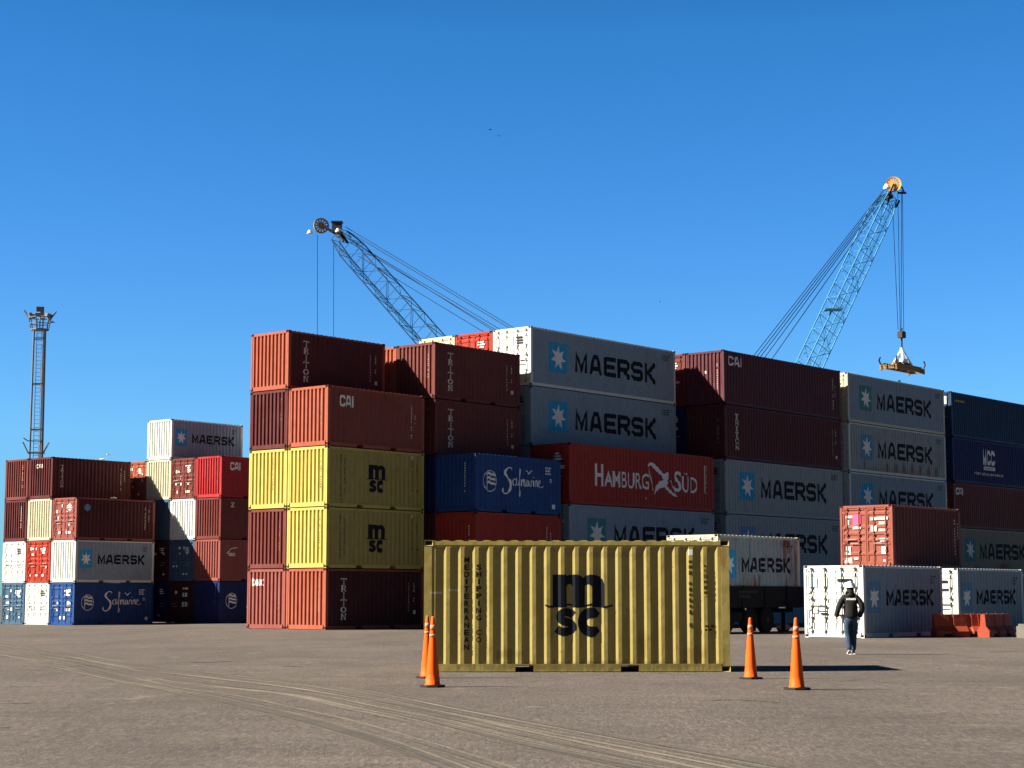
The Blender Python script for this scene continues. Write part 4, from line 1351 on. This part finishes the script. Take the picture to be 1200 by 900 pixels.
o = put('concrete_block', MB().box(-.25, .35, -.3, .3, 0, .42).box(-.2, .3, -.25, .25, .421, .50).mesh('concrete_block'), paint('pale_concrete', (.13, .125, .105), .1), None, (p.x + 0.15, p.y, gz(p.x, p.y)), (0, 0, .3))
tag(o, 'pale concrete block cut by the right edge of the photo', 'block')
p = at(918, 733, 77)
def sack():
    bm = bmesh.new(); bmesh.ops.create_icosphere(bm, subdivisions=3, radius=0.5)
    rnd = random.Random(4)
    for v in bm.verts:
        v.co.x *= 1.1; v.co.y *= .7; v.co.z = max(-0.28, v.co.z * (.62 + .1*math.sin(v.co.x*9))) + 0.28
        v.co += v.co.normalized() * rnd.uniform(-.02, .02)
        v.co *= .55
    me = bpy.data.meshes.new('bulk_bag'); bm.to_mesh(me); bm.free(); return me
tag(put('bulk_bag', sack(), simple('pinkish_bag', (.32, .22, .22), .8), None, (p.x, p.y, gz(p.x, p.y))), 'small pale pinkish bulk bag seen under the trailer', 'bag')

# ------------------------------------------------------------------ cranes
M['teal_steel'] = paint('shaded_teal_crane_paint', (0.012, 0.055, 0.13), 0.12)  # darker than the right crane: shade on this boom put into the paint
M['sky_steel'] = paint('sunlit_blue_crane_paint', (0.045, 0.22, 0.40), 0.1)  # lighter blue: sunlight on this boom put into the paint
M['dark_steel'] = simple('dark_crane_steel', (0.03, 0.035, 0.045), 0.6)
M['cable'] = simple('wire_rope', (0.008, 0.022, 0.055), 0.8)
M['wheel_yellow'] = paint('yellow_sheave', (0.75, 0.42, 0.06), 0.2)
M['wheel_brown'] = paint('brown_sheave', (0.42, 0.24, 0.06), 0.3)
M['lampw'] = simple('white_lamp_housing', (0.8, 0.8, 0.76), 0.4)

def lattice(a, b, w0, w1, side, up, name_chord=0.055, bays=18, mb=None, tw=0.35):
    """four-chord boom from a to b; width tapers at both ends"""
    mb = mb or MB()
    a, b = Vector(a), Vector(b)
    def corners(t):
        wd = w0 + (w1 - w0) * t
        if t > 0.95: wd *= 1 - 0.3 * (t - 0.95) / 0.05
        if t < 0.12: wd *= 0.45 + 0.55 * t / 0.12
        c = a.lerp(b, t)
        return [c + side*sx*wd/2 + up*sy*wd/2 for sx, sy in ((-1,-1),(1,-1),(1,1),(-1,1))]
    prev = corners(0)
    for i in range(1, bays + 1):
        cur = corners(i / bays)
        for k in range(4):
            mb.tube(prev[k], cur[k], name_chord, n=5, caps=False)
            k2 = (k + 1) % 4
            if i % 2: mb.tube(prev[k], cur[k2], name_chord*.5, n=4, caps=False)
            else: mb.tube(prev[k2], cur[k], name_chord*.5, n=4, caps=False)
            mb.tube(cur[k], cur[k2], name_chord*.42, n=4, caps=False)
        prev = cur
    return mb

def sheave(r, mat, parent, loc, tilt, spokes=12):
    root = put('sheave', (lambda mb: mb.mesh('sheave'))(
        MB().lathe([(r*.86,-.10),(r*1.0,-.13),(r*.95,-.03),(r*.95,.03),(r*1.0,.13),(r*.86,.10),(r*.86,-.10)], 36, axis='y').lathe([(r*.16,-.14),(r*.16,.14)], 12, axis='y')), mat, parent, loc, (0, 0, tilt))
    # the closed ends of the ring lathe are replaced by spokes
    for k in range(spokes):
        t = 2*math.pi*k/spokes
        m_ = MB().tube((r*.14*math.cos(t), 0, r*.14*math.sin(t)), (r*.88*math.cos(t), 0, r*.88*math.sin(t)), 0.055, n=4)
        put('spoke', m_.mesh('spoke'), mat, root)
    return root

# ring-only lathe (open hub) used for the sheaves
def ring(mb, prof, n=36):
    vs = []; fs = []
    m = len(prof)
    for (r, z) in prof:
        for k in range(n):
            t = 2*math.pi*k/n; vs.append((r*math.cos(t), z, r*math.sin(t)))
    for i in range(m):
        for k in range(n):
            a = i*n + k; b = i*n + (k+1) % n; c = ((i+1) % m)*n
            fs.append((a, b, c + (k+1) % n, c + k))
    mb.add(vs, fs); return mb
def sheave(r, mat, parent, loc, tilt, spokes=12):
    mb = ring(MB(), [(r*.80,-.09),(r*1.0,-.13),(r*.94,0),(r*1.0,.13),(r*.80,.09)])
    mb.lathe([(r*.20,-.15),(r*.20,.15)], 14, axis='y')
    root = put('sheave', mb.mesh('sheave'), mat, parent, loc, (0, 0, tilt))
    for k in range(spokes):
        t = 2*math.pi*k/spokes
        m_ = MB().tube((r*.18*math.cos(t), 0, r*.18*math.sin(t)), (r*.83*math.cos(t), 0, r*.83*math.sin(t)), 0.105, n=4)
        put('spoke', m_.mesh('spoke'), mat, root)
    return root

def crane(label, tip_px, foot_px, Yt, Yf, steel, width, apex_px, cables, wheel_px, wheel_r, wheel_mat, hoists, tilt, bays=20):
    foot = at(*foot_px, Yf); tip = at(*tip_px, Yt)
    base = Vector((foot.x, foot.y, 0))
    root = empty('harbour_crane', base)
    tag(root, label, 'crane', 'harbour cranes behind the containers')
    def rel(p): return Vector(p) - base
    d = (tip - foot).normalized()
    side = d.cross(Vector((0,0,1))).normalized(); up = side.cross(d).normalized()
    mb = lattice(rel(foot), rel(tip), width, width*.92, side, up, 0.075, bays)
    put('boom', mb.mesh('boom', recalc=True), steel, root)
    # walkway ladder inside the boom
    mb = MB()
    o_ = -up * (width * 0.42)
    for s_ in (-.22, .22): mb.tube(rel(foot) + o_ + side*s_, rel(tip) + o_ + side*s_, 0.03, n=4)
    Lb = (tip - foot).length
    k = int(Lb / 0.9)
    for i in range(k):
        c = rel(foot) + (rel(tip) - rel(foot)) * ((i + .5)/k) + o_
        mb.tube(c - side*.22, c + side*.22, 0.025, n=4)
    put('ladder', mb.mesh('ladder'), steel, root)
    # head
    hb = MB()
    c = rel(tip)
    for s_ in (-1, 1):
        hb.tube(c + side*s_*.45 - d*1.1, c + side*s_*.35 + d*.5 + up*.2, 0.16, n=4)
        hb.tube(c + side*s_*.45 - d*.9 + up*.7, c + side*s_*.35 + d*.5 + up*.2, 0.10, n=4)
    hb.tube(c - side*.5, c + side*.5, 0.28, n=8)
    put('boom_head', hb.mesh('boom_head'), M['dark_steel'], root)
    wc = at(*wheel_px, Yt)
    sheave(wheel_r, wheel_mat, root, rel(wc), tilt)
    put('sheave_bracket', MB().tube(rel(wc) + Vector((0,.2,0)), c + d*.3 + Vector((0,.2,0)), .14, n=5).tube(rel(wc) - Vector((0,.2,0)), c - d*.4 - Vector((0,.1,0)), .10, n=5).mesh('sheave_bracket'), M['dark_steel'], root)
    # pendant ropes to the mast top
    for (px0, py0, px1, py1) in cables:
        a_ = at(px0, py0, Yt); b_ = at(px1, py1, Yf)
        put('pendant_rope', MB().tube(rel(a_), rel(b_), 0.042, n=4).mesh('pendant_rope'), M['cable'], root)
    for (px, py0, px1, py1) in hoists:
        a_ = at(px, py0, Yt); b_ = at(px1, py1, Yt)
        put('hoist_rope', MB().tube(rel(a_), rel(b_), 0.035, n=4).mesh('hoist_rope'), M['cable'], root)
    # mast, house and portal (behind the containers)
    ap = rel(at(*apex_px, Yf))
    sgn = 1 if ap.x > 0 else -1
    mb = MB()
    for yy in (-1.2, 1.2):
        mb.tube((ap.x*.55 , yy, 6.0), (ap.x, yy*.4, ap.z), 0.22, n=6)
        mb.tube((ap.x*1.25, yy, 6.0), (ap.x, yy*.4, ap.z), 0.18, n=6)
    put('mast', mb.mesh('mast'), steel, root)
    x0, x1 = sorted((-sgn*1.0, ap.x*1.35))
    put('machinery_house', MB().box(x0, x1, -2.4, 2.4, 3.6, 6.6).box(x0 + .3, x1 - .3, -2.2, 2.2, 6.601, 6.75).mesh('machinery_house'), steel, root)
    cx_ = (x0 + x1)/2
    mb = MB()
    mb.lathe([(1.6, 2.4), (1.6, 3.58)], 20, (cx_, 0, 0))
    for sx in (-1, 1):
        for sy in (-1, 1):
            mb.box(cx_ + sx*3.2 - .35, cx_ + sx*3.2 + .35, sy*3.2 - .35, sy*3.2 + .35, 0.0, 1.9)
    mb.box(cx_ - 3.6, cx_ + 3.6, -3.6, 3.6, 1.901, 2.398)
    put('undercarriage', mb.mesh('undercarriage'), M['dark_steel'], root)
    return root, rel, tip, side, up, d

YC = 190.0
rt, rel, tip, sd2, up2, d2 = crane('teal lattice boom crane coloured dark for shade, leaning left behind the tall stacks', (398, 276), (700, 622), YC, 176.0, M['teal_steel'], 2.3, (770, 485),
   [(405,266,770,485),(406,270,768,487),(408,280,764,492),(404,277,740,490),(420,300,700,470),(410,284,770,500)],
   (376.5, 264.5), 0.82, M['wheel_brown'], [(372,275,372,398),(391,285,391,402)], R(18))
# lamps at the head of the left crane
for (px, py, r_) in ((363, 272, .32), (396, 270, .30)):
    c_ = rel(at(px, py, YC - 0.6))
    put('floodlight', MB().lathe([(r_*.4, .22), (r_, -.12), (r_*.9, -.2)], 14, tuple(c_)).mesh('floodlight'), M['lampw'], rt)
c_ = rel(at(395, 266, YC))
put('winch_cab', MB().box(c_.x-.5, c_.x+.5, c_.y-.5, c_.y+.5, c_.z-.6, c_.z+.45).box(c_.x-.6, c_.x+.6, c_.y-.6, c_.y+.6, c_.z+.451, c_.z+.55).mesh('winch_cab'), M['dark_steel'], rt)

rt, rel, tip, sd2, up2, d2 = crane('blue lattice boom crane coloured light for sun, leaning right with a yellow sheave wheel', (1041, 231), (868, 600), YC, 180.0, M['sky_steel'], 2.0, (818, 500),
   [(1036,222,818,500),(1035,226,822,502),(1034,230,826,504),(1033,233,832,506),(1031,240,842,510)],
   (1047, 216), 0.82, M['wheel_yellow'], [(1046,240,1052.5,387),(1052,222,1055,387),(1056.5,222,1056,387),(1057.5,222,1059,388)], R(-12))
c_ = rel(at(1056, 226, YC))
put('head_arm', MB().tube(rel(at(1048,222,YC)), rel(at(1057,219,YC)), .08, n=5).tube(rel(at(1057,219,YC)), rel(at(1060,226,YC)), .08, n=5).tube(rel(at(1052,226,YC)), rel(at(1062,226,YC)), .13, n=5).tube(rel(at(1050,243,YC)), rel(at(1054,235,YC)), .12, n=5).mesh('head_arm'), M['dark_steel'], rt)
c_ = rel(at(1039, 219, YC-.5))
put('floodlight', MB().lathe([(.15, .3), (.38, -.1), (.34, -.25)], 14, tuple(c_)).mesh('floodlight'), M['lampw'], rt)
# ladder cage platform half way up
c_ = rel(at(976, 363, 184))
put('rest_platform', MB().box(c_.x-.9, c_.x+.9, c_.y-.8, c_.y+.8, c_.z-.05, c_.z+.05).tube(c_ + Vector((.8,-.8,0)), c_ + Vector((.8,-.8,1.0)), .04, n=4).tube(c_ + Vector((-.8,-.8,1.0)), c_ + Vector((.8,-.8,1.0)), .04, n=4).mesh('rest_platform'), M['sky_steel'], rt)

# spreader hanging from the right crane
M['spread'] = paint('tan_spreader_paint', (0.22, 0.125, 0.045), 0.4)
M['spread2'] = simple('dark_spreader', (0.05, 0.035, 0.03), 0.6)
def spreader():
    c = at(1057.5, 431.5, YC)
    root = empty('container_spreader', (c.x, c.y, c.z), THETA)
    tag(root, 'tan container spreader hanging from the ropes of the right crane', 'spreader')
    mb = MB()
    for s in (-1, 1): mb.box(-2.85, 2.85, *sorted((s*.45, s*.75)), -.25, .30)
    for xx in (-1.4, 0, 1.4): mb.box(xx - .15, xx + .15, -.449, .449, -.2, .25)
    put('main_beam', mb.mesh('main_beam'), M['spread'], root)
    for s in (-1, 1):
        e = MB(); xa, xb = sorted((s*2.851, s*3.05)); e.box(xa, xb, -1.0, 1.0, -.32, .15)
        e.box(xa, xb, -1.0, -.8, -.45, -.321); e.box(xa, xb, .8, 1.0, -.45, -.321)
        eb = put('end_beam', e.mesh('end_beam'), M['spread'], root)
        for sy in (-1, 1):
            p1 = (s*2.95, sy*.9, .15); p2 = (s*3.15, sy*1.0, .6); p3 = (s*2.95, sy*.95, .95)
            put('flipper', MB().tube(p1, p2, .09, n=5).tube(p2, p3, .08, n=5).mesh('flipper'), M['spread2'], root)
    mb = MB()
    for sx in (-1, 1):
        for sy in (-1, 1): mb.tube((sx*1.0, sy*.6, .3), (0, 0, 2.05), .11, n=5)
    mb.box(-.45, .45, -.4, .4, .45, .95)
    mb.tube((0,0,1.9), (0,0,2.15), .2, n=8)
    put('sling_frame', mb.mesh('sling_frame'), M['lampw'], root)
    put('gear_box', MB().box(-1.3, 1.3, -.42, .42, .32, .55).mesh('gear_box'), M['spread2'], root)
    mb = MB().tube((0,0,2.15), (0,0,3.3), .09, n=6)
    put('hook_shank', mb.mesh('hook_shank'), M['spread2'], root)
    mb = MB().box(-.42, .42, -.28, .28, 3.2, 3.85).lathe([(.36,-.32),(.36,.32)], 14, (0,0,3.55), axis='y').tube((-.3,0,3.85), (.1,0,4.2), .1, n=5)
    put('hook_block', mb.mesh('hook_block'), M['spread2'], root)
spreader()

# ------------------------------------------------------------------ light mast
M['mast_steel'] = paint('rusty_grey_steel', (0.19, 0.19, 0.205), 0.4)
M['mast_light'] = paint('pale_galvanised', (0.66, 0.66, 0.66), 0.15)
def light_mast():
    Y = 165.0
    b0 = at(36.5, 722, Y); top = at(42, 383, Y)
    Hm = top.z
    root = empty('light_mast', (b0.x, Y, gz(b0.x, Y)), R(12))
    tag(root, 'tall slim lattice light mast with a ring platform behind the far left group', 'light mast')
    def wd(z): return 0.62 - 0.12 * z / Hm
    mb = MB()
    steps = 14
    for (sx, sy) in ((-1,-1),(1,-1),(1,1),(-1,1)):
        mb.tube((sx*wd(0), sy*wd(0), 0), (sx*wd(Hm), sy*wd(Hm), Hm), .07, n=5)
    for i in range(6):
        z = Hm * (i + 1) / 6.2
        q = wd(z)
        for (a, b) in (((-q,-q),(q,-q)), ((q,-q),(q,q)), ((q,q),(-q,q)), ((-q,q),(-q,-q))): mb.tube((*a, z), (*b, z), .055, n=4)
    put('mast_frame', mb.mesh('mast_frame'), M['mast_steel'], root)
    mb = MB()
    for s in (-.24, .24): mb.tube((s, -.2, .5), (s*.9, -.2, Hm), .045, n=4)
    k = int(Hm / .36)
    for i in range(k): mb.tube((-.24, -.2, .6 + i*.36), (.24, -.2, .6 + i*.36), .032, n=4)
    put('ladder', mb.mesh('ladder'), M['mast_light'], root)
    put('cable_duct', MB().box(.30, .44, -.3, -.2, 0.3, Hm).mesh('cable_duct'), M['mast_light'], root)
    # flared basket platform
    mb = MB()
    n = 10
    for i in range(n):
        t0, t1 = 2*math.pi*i/n, 2*math.pi*(i+1)/n
        for (z, r_, th) in ((Hm, .78, .08), (Hm + .55, .90, .045), (Hm + 1.1, 1.0, .05)):
            mb.tube((r_*math.cos(t0), r_*math.sin(t0), z), (r_*math.cos(t1), r_*math.sin(t1), z), th, n=4)
        mb.tube((.78*math.cos(t0), .78*math.sin(t0), Hm), (1.0*math.cos(t0), 1.0*math.sin(t0), Hm + 1.1), .045, n=4)
    mb.lathe([(.78, Hm - .06), (.78, Hm)], 14)
    put('platform', mb.mesh('platform'), M['mast_steel'], root)
    for k in range(6):
        t = math.pi/3 * k + .35
        c = Vector((.92*math.cos(t), .92*math.sin(t), Hm + 1.30))
        f_ = put('floodlight', MB().box(-.22, .22, -.14, .14, -.18, .18).mesh('floodlight'), M['mast_steel'], root, c, (R(25), 0, t + math.pi/2))
    put('lamp_box', MB().box(-.34, .34, -.25, .25, Hm + 1.35, Hm + 2.1).tube((0,0,Hm), (0,0,Hm+1.35), .06, n=5).mesh('lamp_box'), M['mast_steel'], root)
    mb = MB()
    for s in (-1, 1):
        mb.tube((s*.85, 0, Hm + .9), (s*1.42, 0, Hm + 1.75), .075, n=5)
    put('boom_arm', mb.mesh('boom_arm'), M['mast_steel'], root)
    # lower platform just above the containers
    zz = at(36, 527, Y).z
    mb = MB()
    mb.box(-.75, .75, -.75, .75, zz - .05, zz)
    for s in (-1, 1):
        mb.tube((s*.7, -.7, zz), (s*1.15, -.8, zz + .9), .07, n=4)
    mb.tube((-.7, -.75, zz + 1.0), (.5, -.75, zz + 1.0), .06, n=4); mb.tube((.5, -.75, zz + 1.0), (.6, -.75, zz), .06, n=4)
    mb.tube((-.7, -.75, zz + 1.0), (-1.1, -.8, zz + 1.25), .06, n=4)
    put('lower_platform', mb.mesh('lower_platform'), M['mast_steel'], root)
light_mast()

# ------------------------------------------------------------------ birds
M['gull'] = simple('gull_white', (0.75, 0.75, 0.74), 0.7)
M['gullwing'] = simple('gull_grey', (0.35, 0.36, 0.38), 0.7)
M['bdark'] = simple('dark_feathers', (0.03, 0.03, 0.035), 0.7)
def bird(loc, size, label, white=False, flying=True, rz=0.0):
    mb = MB().lathe([(.01,-.5),(.10,-.32),(.14,-.05),(.12,.15),(.07,.28),(.09,.36),(.07,.45),(.015,.56)], 10, axis='x')
    mb.v = [(a, b, c * (1.0) + (0 if flying else .18)) for (a, b, c) in mb.v]
    me = mb.mesh('bird', smooth=True)
    bm = bmesh.new(); bm.from_mesh(me)
    for v in bm.verts: v.co *= size
    bm.to_mesh(me); bm.free()
    o = put('bird', me, M['gull'] if white else M['bdark'], None, loc, (0, 0, rz))
    tag(o, label, 'bird', 'birds over the yard')
    for s in (-1, 1):
        if flying:
            w_ = MB().prism([(-.12,0),(.16,0),(.10,.5),(-.02,1.0),(-.10,1.02),(-.12,.5)], -.015, .015, fn=lambda a, b, c, s=s: (a*size, s*b*size, (c + .35*b*(1-b*.7))*size))
        else:
            w_ = MB().prism([(-.52,.20),(-.2,.10),(.16,.14),(.16,.26),(-.15,.30)], .11, .14, fn=lambda a, b, c, s=s: (a*size, s*c*size*1.1, b*size))
        put('wing', w_.mesh('wing'), M['gullwing'] if white else M['bdark'], o)
    if not flying:
        put('leg', MB().tube((0, .04*size, 0), (0, .04*size, .1*size), .012*size, n=4).tube((0, -.04*size, 0), (0, -.04*size, .1*size), .012*size, n=4).mesh('leg'), M['bdark'], o)
    return o
bird(at(574.3, 151.8, 90), .17, 'dark bird flying high in the open sky, left one of the pair', rz=.4)
bird(at(584.5, 159.3, 95), .15, 'dark bird flying high in the open sky, right one of the pair', rz=1.2)
bird(at(773, 353.5, 110), .13, 'tiny dark bird above the topmost grey container', rz=.2)
bird(at(61, 377.5, 120), .36, 'dark bird beside the light mast head', rz=.5)
bird(at(127, 532.5, 112), .26, 'white gull flying just above the far left group', True, True, .1)

def roof_pt(l, n, z): 
    x, y = yard(l, n); return Vector((x, y, z))
zt = zA + 4*(STD + GAP) - GAP
bird(roof_pt(lA + 3.9, A(1) - .15, zt), .42, 'white gull perched on the edge of the topmost maroon container, far left', True, False, 2.6)
zt = zA + 3*(STD + GAP) - GAP
bird(roof_pt(lA + 2.9, A(0) - .15, zt), .36, 'white gull standing on the third level maroon container, far left', True, False, .3)
zt = -0.08 + 5*(HC + GAP) - GAP
bird(roof_pt(94.0 + 6.6, rf - .15, zt), .40, 'dark bird perched on the container under the spreader', False, False, 1.1)

# ------------------------------------------------------------------ the walking person
M['skin'] = simple('skin', (0.42, 0.23, 0.16), 0.6)
M['hair'] = simple('dark_hair', (0.02, 0.015, 0.012), 0.8)
M['helmet'] = simple('white_helmet', (0.72, 0.78, 0.84), 0.35)
M['shoe'] = simple('white_shoes', (0.62, 0.60, 0.56), 0.6)
def cloth(name, col, col2, scale=9):
    m, n, b = newmat(name)
    v = coords(n, (1, 1, .5))
    c = mixc(n, ramp(n, noise(n, v, scale, 5, .6), .4, .65), col, col2)
    n.links.new(c, b.inputs['Base Color']); b.inputs['Roughness'].default_value = .85
    bp = n.nodes.new('ShaderNodeBump'); bp.inputs['Strength'].default_value = .6; bp.inputs['Distance'].default_value = .02
    n.links.new(noise(n, v, scale*1.4, 3), bp.inputs['Height']); n.links.new(bp.outputs[0], b.inputs['Normal'])
    return m
M['jacket'] = cloth('black_jacket', (0.002, 0.002, 0.003), (0.006, 0.006, 0.008))
M['jeans'] = cloth('blue_jeans', (0.010, 0.030, 0.065), (0.032, 0.070, 0.125), 7)

def skin_mesh(name, verts, edges, root=0, sub=2):
    me = bpy.data.meshes.new(name)
    me.from_pydata([v[:3] for v in verts], edges, [])
    o = bpy.data.objects.new(name, me); COL.objects.link(o)
    md = o.modifiers.new('s', 'SKIN'); md.use_smooth_shade = True; md.branch_smoothing = 0.3
    sv = me.skin_vertices[0].data
    for i, v in enumerate(verts):
        rx = v[3]; ry = v[4] if len(v) > 4 else v[3]
        sv[i].radius = (rx, ry); sv[i].use_root = (i == root)
    sb = o.modifiers.new('b', 'SUBSURF'); sb.levels = sub; sb.render_levels = sub
    dg = bpy.context.evaluated_depsgraph_get()
    m2 = bpy.data.meshes.new_from_object(o.evaluated_get(dg))
    m2.name = name
    bpy.data.objects.remove(o, do_unlink=True)
    for p in m2.polygons: p.use_smooth = True
    return m2

def make_person():
    V = []; E_ = []
    def v(x, y, z, r, r2=None):
        V.append((x, y, z, r, r2 if r2 else r)); return len(V) - 1
    def chain(ids):
        for a, b in zip(ids[:-1], ids[1:]): E_.append((a, b))
    pel = v(0, 0, .94, .13, .10); sp = v(0, 0, 1.12, .12, .09); ch = v(0, 0, 1.32, .15, .10); nk0 = v(0, .0, 1.45, .065); nk = v(0, .02, 1.52, .055)
    hd = v(0, .035, 1.60, .078, .085); hd2 = v(0, .03, 1.68, .078, .09)
    chain([pel, sp, ch, nk0, nk, hd, hd2])
    nose = v(0, .135, 1.605, .014); E_.append((hd, nose))
    # arms
    hands = []
    for side, pts in ((-1, [(.18,0,1.41,.062),(.285,-.04,1.17,.045),(.345,.03,.95,.028)]), (1, [(.18,0,1.41,.062),(.275,-.06,1.15,.045),(.215,.07,.95,.028)])):
        ids = [ch]
        for (x, y, z, r_) in pts: ids.append(v(side*x, y, z, r_))
        chain(ids)
        wx, wy, wz = side*pts[2][0], pts[2][1], pts[2][2]
        palm = v(wx + side*.004, wy + .012, wz - .06, .030, .016); chain([ids[-1], palm])
        for k, (ln, off) in enumerate(((.060, -.026), (.070, -.009), (.066, .009), (.052, .026))):
            a = v(wx + side*.004 + off*.25, wy + .012 + off, wz - .10, .010); b = v(wx - side*.008 + off*.25, wy + .016 + off, wz - .10 - ln*.55, .009)
            c = v(wx - side*.026 + off*.25, wy + .018 + off, wz - .10 - ln, .008)
            chain([palm, a, b, c])
        a = v(wx - side*.022, wy + .045, wz - .055, .011); b = v(wx - side*.030, wy + .058, wz - .095, .009)
        chain([palm, a, b])
    for side, kn, an in ((-1, (.078, .03, .50), (.062, -.10, .13)), (1, (.072, .09, .50), (.058, .14, .10))):
        hp = v(side*.09, 0, .88, .095); k_ = v(side*kn[0], kn[1], kn[2], .058); an_ = v(side*an[0], an[1], an[2], .038)
        toe = v(side*(an[0]+.015), an[1] + .15, .04, .035, .025)
        chain([pel, hp, k_, an_, toe])
    body = skin_mesh('person', V, E_)
    x, y = on_ground(998, 767.3)
    o = put('person', body, M['skin'], None, (x, y, gz(x, y)), (0, 0, R(-4)))
    tag(o, 'person walking away in black jacket, blue jeans and white hard hat', 'person')
    # jacket
    V2 = []; E2 = []
    def w_(x, y, z, r, r2=None): V2.append((x, y, z, r, r2 or r)); return len(V2) - 1
    b0 = w_(0, 0, .835, .195, .155); b1 = w_(0, 0, 1.02, .190, .145); b2 = w_(0, 0, 1.22, .195, .140); b3 = w_(0, -.01, 1.37, .170, .130); b4 = w_(0, .0, 1.48, .105, .095); b5 = w_(0, .015, 1.565, .092, .092)
    E2 += [(b0,b1),(b1,b2),(b2,b3),(b3,b4),(b4,b5)]
    for side, pts in ((-1, [(.165,0,1.41,.092),(.235,-.02,1.30,.086),(.295,-.04,1.165,.076),(.325,.0,1.05,.068),(.345,.03,.915,.060)]), (1, [(.165,0,1.41,.092),(.235,-.03,1.29,.086),(.285,-.06,1.15,.078),(.255,.0,1.04,.070),(.216,.065,.915,.062)])):
        pr_ = b3
        for (x, y, z, r_) in pts:
            q = w_(side*x, y, z, r_); E2.append((pr_, q)); pr_ = q
    jk = put('jacket', skin_mesh('jacket', V2, E2), M['jacket'], o)
    tx = [[[Vector((-.115 + .034*k, 1.337)), Vector((-.115 + .034*k + .026, 1.337)), Vector((-.115 + .034*k + .026, 1.337 + h_)), Vector((-.115 + .034*k, 1.337 + h_))]] for k, h_ in enumerate((.05, .046, .052, .044, .05, .048, .05))]
    # the white word across the shoulders sits just behind the jacket back
    dg = bpy.context.evaluated_depsgraph_get()
    def back(a, d, z):
        best = -0.05
        for vv in jk.data.vertices:
            if abs(vv.co.x - a) < .045 and abs(vv.co.z - z) < .045: best = min(best, vv.co.y)
        return (a, best - .006, z)
    put('lettering', lay(tx, None, back, 'lettering'), M['white_ink'], jk)
    put('collar', MB().lathe([(.130, 1.435), (.112, 1.475), (.094, 1.52), (.094, 1.59), (.082, 1.595)], 16, (0, .012, 0)).mesh('collar', smooth=True), M['jacket'], jk)
    # jeans
    V3 = []; E3 = []
    def u_(x, y, z, r, r2=None): V3.append((x, y, z, r, r2 or r)); return len(V3) - 1
    p0 = u_(0, 0, 1.02, .150, .110); p1 = u_(0, -.005, .90, .172, .135)
    E3.append((p0, p1))
    for side, pts in ((-1, [(.084,.0,.80,.112),(.080,.02,.64,.098),(.076,.03,.50,.084),(.070,-.03,.32,.076),(.060,-.10,.11,.070)]), (1, [(.084,.02,.80,.112),(.078,.06,.64,.098),(.072,.09,.50,.084),(.066,.11,.32,.076),(.058,.14,.08,.070)])):
        pr_ = p1
        for (x, y, z, r_) in pts:
            q = u_(side*x, y, z, r_); E3.append((pr_, q)); pr_ = q
    put('jeans', skin_mesh('jeans', V3, E3), M['jeans'], o)
    # shoes
    for side, (ax, ay) in ((-1, (.062, -.10)), (1, (.058, .14))):
        VS = [(side*ax, ay - .05, .045, .045, .040), (side*ax, ay + .04, .045, .045, .040), (side*(ax+.012), ay + .13, .038, .046, .034), (side*(ax+.02), ay + .20, .032, .036, .026), (side*ax, ay, .09, .045, .045)]
        put('shoe', skin_mesh('shoe', VS, [(0,1),(1,2),(2,3),(0,4)]), M['shoe'], o)
    # hair, ears, eyes, hard hat
    put('hair', MB().lathe([(.070, 1.565), (.086, 1.60), (.090, 1.65), (.088, 1.69)], 18, (0, .015, 0)).mesh('hair', smooth=True), M['hair'], o)
    for s in (-1, 1):
        put('ear', MB().lathe([(.004,-.012),(.018,-.006),(.022,.004),(.006,.010)], 10, (s*.088, .03, 1.62), axis='x').mesh('ear', smooth=True), M['skin'], o)
        put('eye', MB().lathe([(.002,-.008),(.011,-.003),(.011,.003),(.002,.008)], 10, (s*.032, .118, 1.635), axis='y').mesh('eye'), M['hair'], o)
    put('mouth', MB().box(-.022, .022, .113, .121, 1.562, 1.568).mesh('mouth'), simple('lip', (.25, .09, .08), .5), o)
    hm = MB()
    hm.lathe([(.134, 1.640), (.132, 1.652), (.116, 1.660), (.114, 1.71), (.104, 1.745), (.080, 1.775), (.040, 1.792), (.004, 1.797)], 24, (0, .02, 0))
    hm.box(-.012, .012, -.085, .125, 1.765, 1.803)
    put('hard_hat', hm.mesh('hard_hat', smooth=True), M['helmet'], o)
make_person()
bpy.context.view_layer.update()
